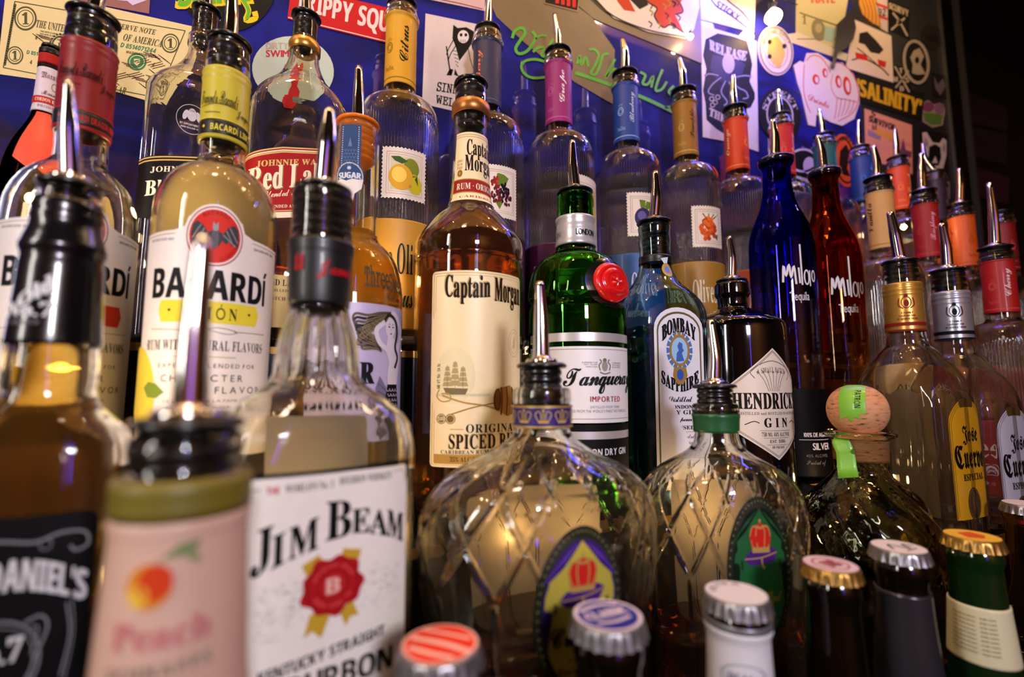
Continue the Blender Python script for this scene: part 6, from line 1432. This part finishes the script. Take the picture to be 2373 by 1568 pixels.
def d(A):
    B_ = ink(50, 38, 40); RD = ink(196, 34, 34)
    A.poly([(1990, 78), (2008, 74), (2030, 96), (2046, 116), (2036, 126), (2016, 122), (2002, 104), (1988, 100)], B_, 1); A.line([(1972, 140), (2000, 136), (2040, 158), (2058, 176)], 3, B_, 1); A.poly([(1980, 122), (2006, 128), (2010, 142), (1982, 136)], RD, 2); A.poly([(2032, 138), (2052, 144), (2050, 158), (2034, 152)], RD, 2); A.line([(1984, 112), (2000, 124), (2030, 150)], 2, B_, 2)
sticker('sticker', 'white card with dark roof shape and two red blocks', 'sticker', d, pts=[(1978, 46), (2064, 84), (2069, 192), (1959, 158)], m=paper(222, 200, 180), lift=.0003)
def d(A):
    for k in range(5): A.line([(1996 + k * 8, 0), (2004 + k * 8, 30), (1998 + k * 10, 60)], 1.5, ink(110, 70, 20), 1)
sticker('sticker', 'orange and yellow honeycomb sticker at the top right', 'sticker', d, pts=[(1992, -30), (2024, -30), (2030, 24), (2042, 64), (2020, 54), (1998, 34), (1990, 10)], m=paper(206, 140, 50))
def d(A):
    A.poly([(2024, 4), (2056, 16), (2056, 22), (2024, 10)], ink(190, 40, 40), 1); A.poly([(2034, 34), (2056, 42), (2056, 48), (2038, 42)], ink(190, 40, 40), 1); A.text('92', (2034, 20, 2052, 38), ink(60, 50, 56), 'ss')
sticker('sticker', 'white and red striped sticker beside the honeycomb sticker', 'sticker', d, pts=[(2024, -30), (2056, -20), (2057, 76), (2040, 66), (2028, 24)], m=paper(196, 176, 170))
def d(A):
    W_ = ink(176, 160, 130); A.text('SCURVY', ((2060, 6), (2104, 24), (2104, 40), (2058, 20)), W_, 'ss', bold=.6); A.line([(2068, 30), (2084, 50), (2102, 84)], 4.5, W_, 1, smooth=False); A.line([(2096, 42), (2080, 56), (2064, 70)], 4.5, W_, 1, smooth=False); A.ell(2083, 52, 6, 7, W_, 1)
sticker('sticker', 'black sticker with crossed cream tools at the top right', 'sticker', d, pts=[(2057, 2), (2107, 20), (2106, 92), (2058, 70)], m=ink(24, 22, 22))
def d(A):
    W_ = ink(160, 146, 128); A.ring(2122, 144, 31, 52, 7, W_, 1, rot=-8); A.poly([(2116, 118), (2130, 112), (2140, 130), (2132, 150), (2144, 172), (2126, 174), (2112, 170), (2114, 150), (2108, 134)], W_, 1); A.ell(2124, 140, 5, 8, ink(24, 22, 22), 2)
sticker('sticker', 'round black badge sticker with pale ring and animal figure', 'sticker', d, pts=C(2122, 144, 33, 55, -8), m=ink(26, 24, 24))
def d(A):
    W_ = ink(176, 160, 134); A.line([(2072, 154), (2090, 186), (2106, 214)], 4, W_, 1, smooth=False); A.line([(2104, 164), (2090, 184), (2074, 204)], 4, W_, 1, smooth=False)
    for t_, x, y in (('T', 2082, 158), ('B', 2084, 200), ('M', 2070, 178), ('S', 2096, 180)): A.text(t_, (x, y, x + 9, y + 12), W_, 'ss', bold=.5, l=2)
sticker('sticker', 'small black sticker with crossed sticks and four letters', 'sticker', d, pts=[(2068, 150), (2108, 160), (2110, 220), (2070, 208)], m=ink(24, 22, 22))
sticker('sticker', 'black banner sticker with yellow salinity lettering', 'sticker', lambda A: A.text("'SALINITY'", ((1986, 182), (2134, 232), (2130, 270), (1988, 222)), ink(206, 160, 30), 'ss', bold=1.5), pts=[(1982, 168), (2140, 216), (2136, 280), (1984, 236)], m=ink(30, 27, 24))
def d(A):
    A.ell(2150, 248, 14, 12, ink(110, 60, 90), 1); A.ell(2176, 252, 12, 14, ink(120, 90, 110), 1.2); A.poly([(2138, 262), (2160, 262), (2184, 268), (2180, 288), (2158, 290), (2142, 280)], ink(80, 110, 46), 1.4)
sticker('sticker', 'cupcake-shaped sticker with purple top and green base', 'sticker', d, pts=[(2136, 240), (2150, 232), (2164, 242), (2178, 238), (2190, 252), (2184, 290), (2160, 296), (2138, 282)], m=paper(150, 130, 120))
def d(A):
    for (x0, y0, x1, y1, c_) in ((2010, 300, 2040, 326, (150, 120, 140)), (2060, 320, 2110, 340, (226, 130, 110))): A.poly([(x0, y0), (x1, y0 + 14), (x1, y1), (x0, y1 - 12)], ink(*c_), 1)
    B_ = ink(60, 40, 50); A.text('SURVIVOR', ((2014, 268), (2074, 290), (2072, 304), (2012, 282)), B_, 'ss', bold=.5, l=2); A.text('S', (2018, 258, 2028, 270), B_, 'ss', l=2); A.text('M', (2020, 290, 2030, 302), B_, 'ss', l=2); A.text('MIAMI', ((2030, 296), (2070, 310), (2070, 326), (2030, 312)), ink(226, 160, 50), 'ss', bold=.5, l=2)
    A.poly([(2086, 346), (2092, 320), (2098, 348), (2112, 352), (2110, 366), (2080, 358)], ink(110, 60, 80), 2)
sticker('sticker', 'sunset pink card sticker with survivor lettering', 'sticker', d, pts=[(2003, 252), (2112, 290), (2114, 404), (2006, 366)], m=paper(226, 150, 120))
def d(A):
    G_ = ink(190, 176, 170); K_ = ink(26, 22, 24)
    A.poly([(2136, 308), (2146, 306), (2160, 330), (2176, 332), (2184, 320), (2192, 326), (2192, 360), (2184, 392), (2166, 408), (2148, 398), (2140, 360)], G_, 1); A.poly([(2152, 340), (2166, 334), (2178, 342), (2180, 366), (2174, 384), (2158, 384), (2150, 366)], K_, 2); A.poly([(2166, 362), (2172, 378), (2158, 378)], G_, 3); A.poly([(2141, 316), (2150, 330), (2148, 344), (2142, 336)], ink(150, 120, 120), 3); A.poly([(2186, 330), (2182, 346), (2188, 356), (2190, 340)], ink(150, 120, 120), 3)
sticker('sticker', 'black sticker with pointy-eared pale dog face', 'sticker', d, pts=[(2130, 298), (2196, 312), (2196, 414), (2134, 402)], m=ink(28, 24, 26))
sticker('sticker', 'small grey sticker with scrawled initials under the dog face', 'sticker', lambda A: A.text('SIN', ((2168, 418), (2196, 426), (2194, 454), (2168, 446)), ink(30, 26, 30), 'ss', bold=1), pts=[(2164, 412), (2200, 422), (2200, 462), (2166, 450)], m=paper(130, 116, 112))
def d(A):
    W_ = ink(190, 180, 190); A.ring(1806, 268, 31, 44, 3, W_, 1, rot=-8); A.text('STREET', None, W_, 'sb', l=2, arc=(1806, 268, 33, 43, -165, -15, 1.35)); A.text('A', (1798, 250, 1818, 284), W_, 'ss', bold=1, l=2)
sticker('sticker', 'black oval street badge sticker behind the red-necked bottle', 'sticker', d, pts=C(1806, 268, 48, 64, -10), m=ink(24, 24, 34))
def d(A):
    K_ = ink(60, 20, 14); A.ring(1957, 372, 24, 54, 4, K_, 1, rot=-8); A.poly([(1946, 350), (1960, 334), (1970, 356), (1962, 390), (1970, 410), (1952, 404), (1944, 380)], K_, 1); A.text('TROPHY', None, K_, 'ss', l=2, arc=(1957, 372, 25, 30, -160, -20, 1.9))
sticker('sticker', 'orange-red oval badge sticker between two blue bottles', 'sticker', d, pts=C(1957, 372, 30, 62, -8), m=paper(214, 80, 34))
sticker('sticker', 'black and white letter sticker low behind the tequila bottles', 'sticker', lambda A: A.text('MINDD', ((1836, 410), (1878, 426), (1876, 448), (1834, 432)), ink(24, 22, 26), 'ss', bold=1), pts=[(1826, 400), (1886, 420), (1884, 456), (1826, 440)], m=paper(206, 196, 190))
def d(A): A.ring(1860, 372, 34, 28, 5, ink(200, 190, 206), 1); A.ell(1874, 384, 14, 20, ink(200, 190, 206), 1)
sticker('sticker', 'dark round sticker with white arcs left of the teal bottle', 'sticker', d, pts=C(1860, 376, 40, 34, 10), m=ink(26, 24, 40))
sticker('sticker', 'dark oval sticker with faint animal shape near the far corner', 'sticker', lambda A: A.poly([(2140, 76), (2152, 84), (2166, 80), (2176, 96), (2160, 98), (2146, 92)], ink(16, 14, 16), 1), pts=C(2158, 86, 24, 30, -20), m=ink(50, 36, 40))
sticker('sticker', 'faint dark fox-face sticker above the cupcake sticker', 'sticker', lambda A: A.poly([(2162, 176), (2172, 196), (2184, 182), (2190, 200), (2178, 222), (2166, 206)], ink(90, 80, 96), 1), pts=[(2158, 168), (2192, 178), (2192, 230), (2160, 222)], m=ink(30, 28, 36))
# the black fin hanging in front of the stickers
def solid(name, pts, y, th, m, lab, cat):
    v = []; n = len(pts)
    for yy in (y, y + th): v += [tuple(at(p[0], p[1], yy)) for p in pts]
    tr = tessellate_polygon([[Vector((p[0], p[1], 0)) for p in pts]])
    c = np.mean(v, axis=0); v = [tuple(np.array(q) - c) for q in v]
    f = [tuple(t) for t in tr] + [tuple(a + n for a in t) for t in tr] + [(i, (i + 1) % n, (i + 1) % n + n, i + n) for i in range(n)]
    me = mesh(v, f); bm = bmesh.new(); bm.from_mesh(me); bmesh.ops.recalc_face_normals(bm, faces=bm.faces); bm.to_mesh(me); bm.free()
    o = link(name, me, None, m, False); o.location = c
    return tag(o, lab, cat)
solid('bar_scoop', [(1972, 18), (1980, 44), (1984, 64), (1978, 90), (1962, 112), (1942, 120), (1934, 156), (1926, 154), (1934, 116), (1938, 80), (1940, 56), (1958, 38)], .534, .005, mat('dark_fin', (34, 26, 36), .35), 'dark fin-shaped scoop hanging over the pale bank note', 'scoop')
# trims at the right end of the back board
for (u, w_) in ((2207, 6), (2236, 5)):
    pass
x0 = XR
tr1 = struct('trim_1', x0, x0 + .005, WY - .006, WY + .02, -.3, 1.05, mat('dull_trim', (44, 41, 38), .4, .2))
tr2 = struct('trim_2', at(2238, 300, WY + .03).x, at(2238, 300, WY + .03).x + .008, WY + .02, WY + .032, -.3, 1.05, mat('dull_trim', (44, 41, 38), .4, .2))
def far_card(pts, col, lab):
    Y = .945; v = [tuple(at(p[0], p[1], Y)) for p in pts] + [tuple(at(p[0], p[1], Y + .003)) for p in pts]
    n = len(pts); c = np.mean(v, axis=0); v = [tuple(np.array(q) - c) for q in v]
    f = [(0, 1, 2, 3), (7, 6, 5, 4)] + [(i, (i + 1) % 4, (i + 1) % 4 + 4, i + 4) for i in range(4)]
    o = link('sticker', mesh(v, f), None, paper(*col), False); o.location = c; tag(o, lab, 'sticker')
far_card([(2244, 212), (2332, 248), (2334, 302), (2246, 284)], (60, 54, 84), 'dim grey card on the far dark wall, topmost of three')
far_card([(2246, 292), (2334, 310), (2332, 382), (2250, 362)], (54, 52, 90), 'dim bluish card on the far dark wall, middle of three')
far_card([(2250, 384), (2340, 410), (2336, 474), (2252, 450)], (84, 44, 110), 'dim purple card on the far dark wall, lowest of three')
# warm bulbs: hung against the wall, and added ones behind the bottles
def bulb(px, py, y, rr, lab, power, glow=60.0, group='small warm string lights along the wall', rest=None):
    p = at(px, py, y)
    if rest is not None: p.z = rest + rr * 1.02
    r = empty('wall_or_added_bulb', p, 0, lab, 'string light', group)
    GLW = mat('bulb_glow', (255, 220, 160), .4, emit=((255, 206, 130), glow))
    rows = [(-rr * 1.25 + rr * 2.2 * t, rr * math.sin(math.pi * (.06 + .88 * t)) * (1.0 if t < .5 else 1 - .25 * (t - .5))) for t in np.linspace(0, 1, 16)]
    lathe('bulb', rows, GLW, r, 24); lathe('socket', [(rr * .85, rr * .5), (rr * 1.8, rr * .5), (rr * 1.9, rr * .3)], BLK, r, 20)
    tube('cord', [(0, 0, rr * 1.8), (rr * .3, .0005, rr * 2.4), (rr * .8, .001, rr * 3.0)] if rr < .005 else [(0, 0, rr * 1.8), (rr * 1.5, .004, rr * 3.2), (rr * 6, .010, rr * 4.2)], [.0009] * 3, BLK, r, 8)
    point_lamp('wall_or_added_glow', (p.x, p.y - rr * 1.8, p.z), (1.0, .68, .34), power * .6, rr)
bulb(1792, 36, .512, .0135, 'glowing warm bulb above the oval cream badge', .13)
bulb(1600, 84, .526, .0045, 'tiny glowing bulb at the corner of the white splash sticker', .12, 20)

# small warm bulbs added behind the bottles to make the glass glow
GB = 'warm bulbs added between the bottles to light the glass'
for (px, py, y, z, pw, w_) in ((330, 640, .434, T2, .2, 'behind the yellow-capped rum bottle'), (640, 950, .330, T2, .8, 'behind the bourbon bottle'),
        (1165, 1150, .328, T2, .30, 'behind the left half of the purple-banded decanter'), (1330, 1150, .328, T2, .16, 'behind the right half of the purple-banded decanter'),
        (1590, 1150, .328, T2, .25, 'behind the green-banded decanter'), (1975, 1150, .330, T2, .5, 'behind the cork-stoppered tequila bottle'),
        (1140 + 85, 700, .523, T3, .22, 'on the top step between navy and magenta necked bottles'), (1375, 700, .523, T3, .22, 'on the top step between magenta and blue necked bottles'),
        (1525, 700, .523, T3, .22, 'on the top step between blue and golden necked bottles'), (1655, 700, .523, T3, .2, 'on the top step between golden and orange necked bottles'),
        (1030, 700, .523, T3, .2, 'on the top step right of the yellow necked bottle'), (1775, 700, .523, T3, .2, 'on the top step right of the orange necked bottle')):
    bulb(px, py, y, .0042, 'added tiny warm bulb ' + w_, pw * .5, 90.0, GB, z)
for (px, py, y, pw, w_) in ((402, 492, .442, .42, 'behind the shoulder of the yellow-capped rum bottle'), (62, 462, .452, .25, 'behind the shoulder of the red-capped rum bottle'),
        (2094, 525, .449, .45, 'between the cream and the red necked bottles'), (858, 640, .443, .35, 'behind the yellow-filled bottle'), (112, 842, .312, .5, 'behind the neck of the black-capped whiskey')):
    bulb(px, py, y, .0042, 'added tiny floating warm bulb ' + w_, pw * .5, 90.0, GB)
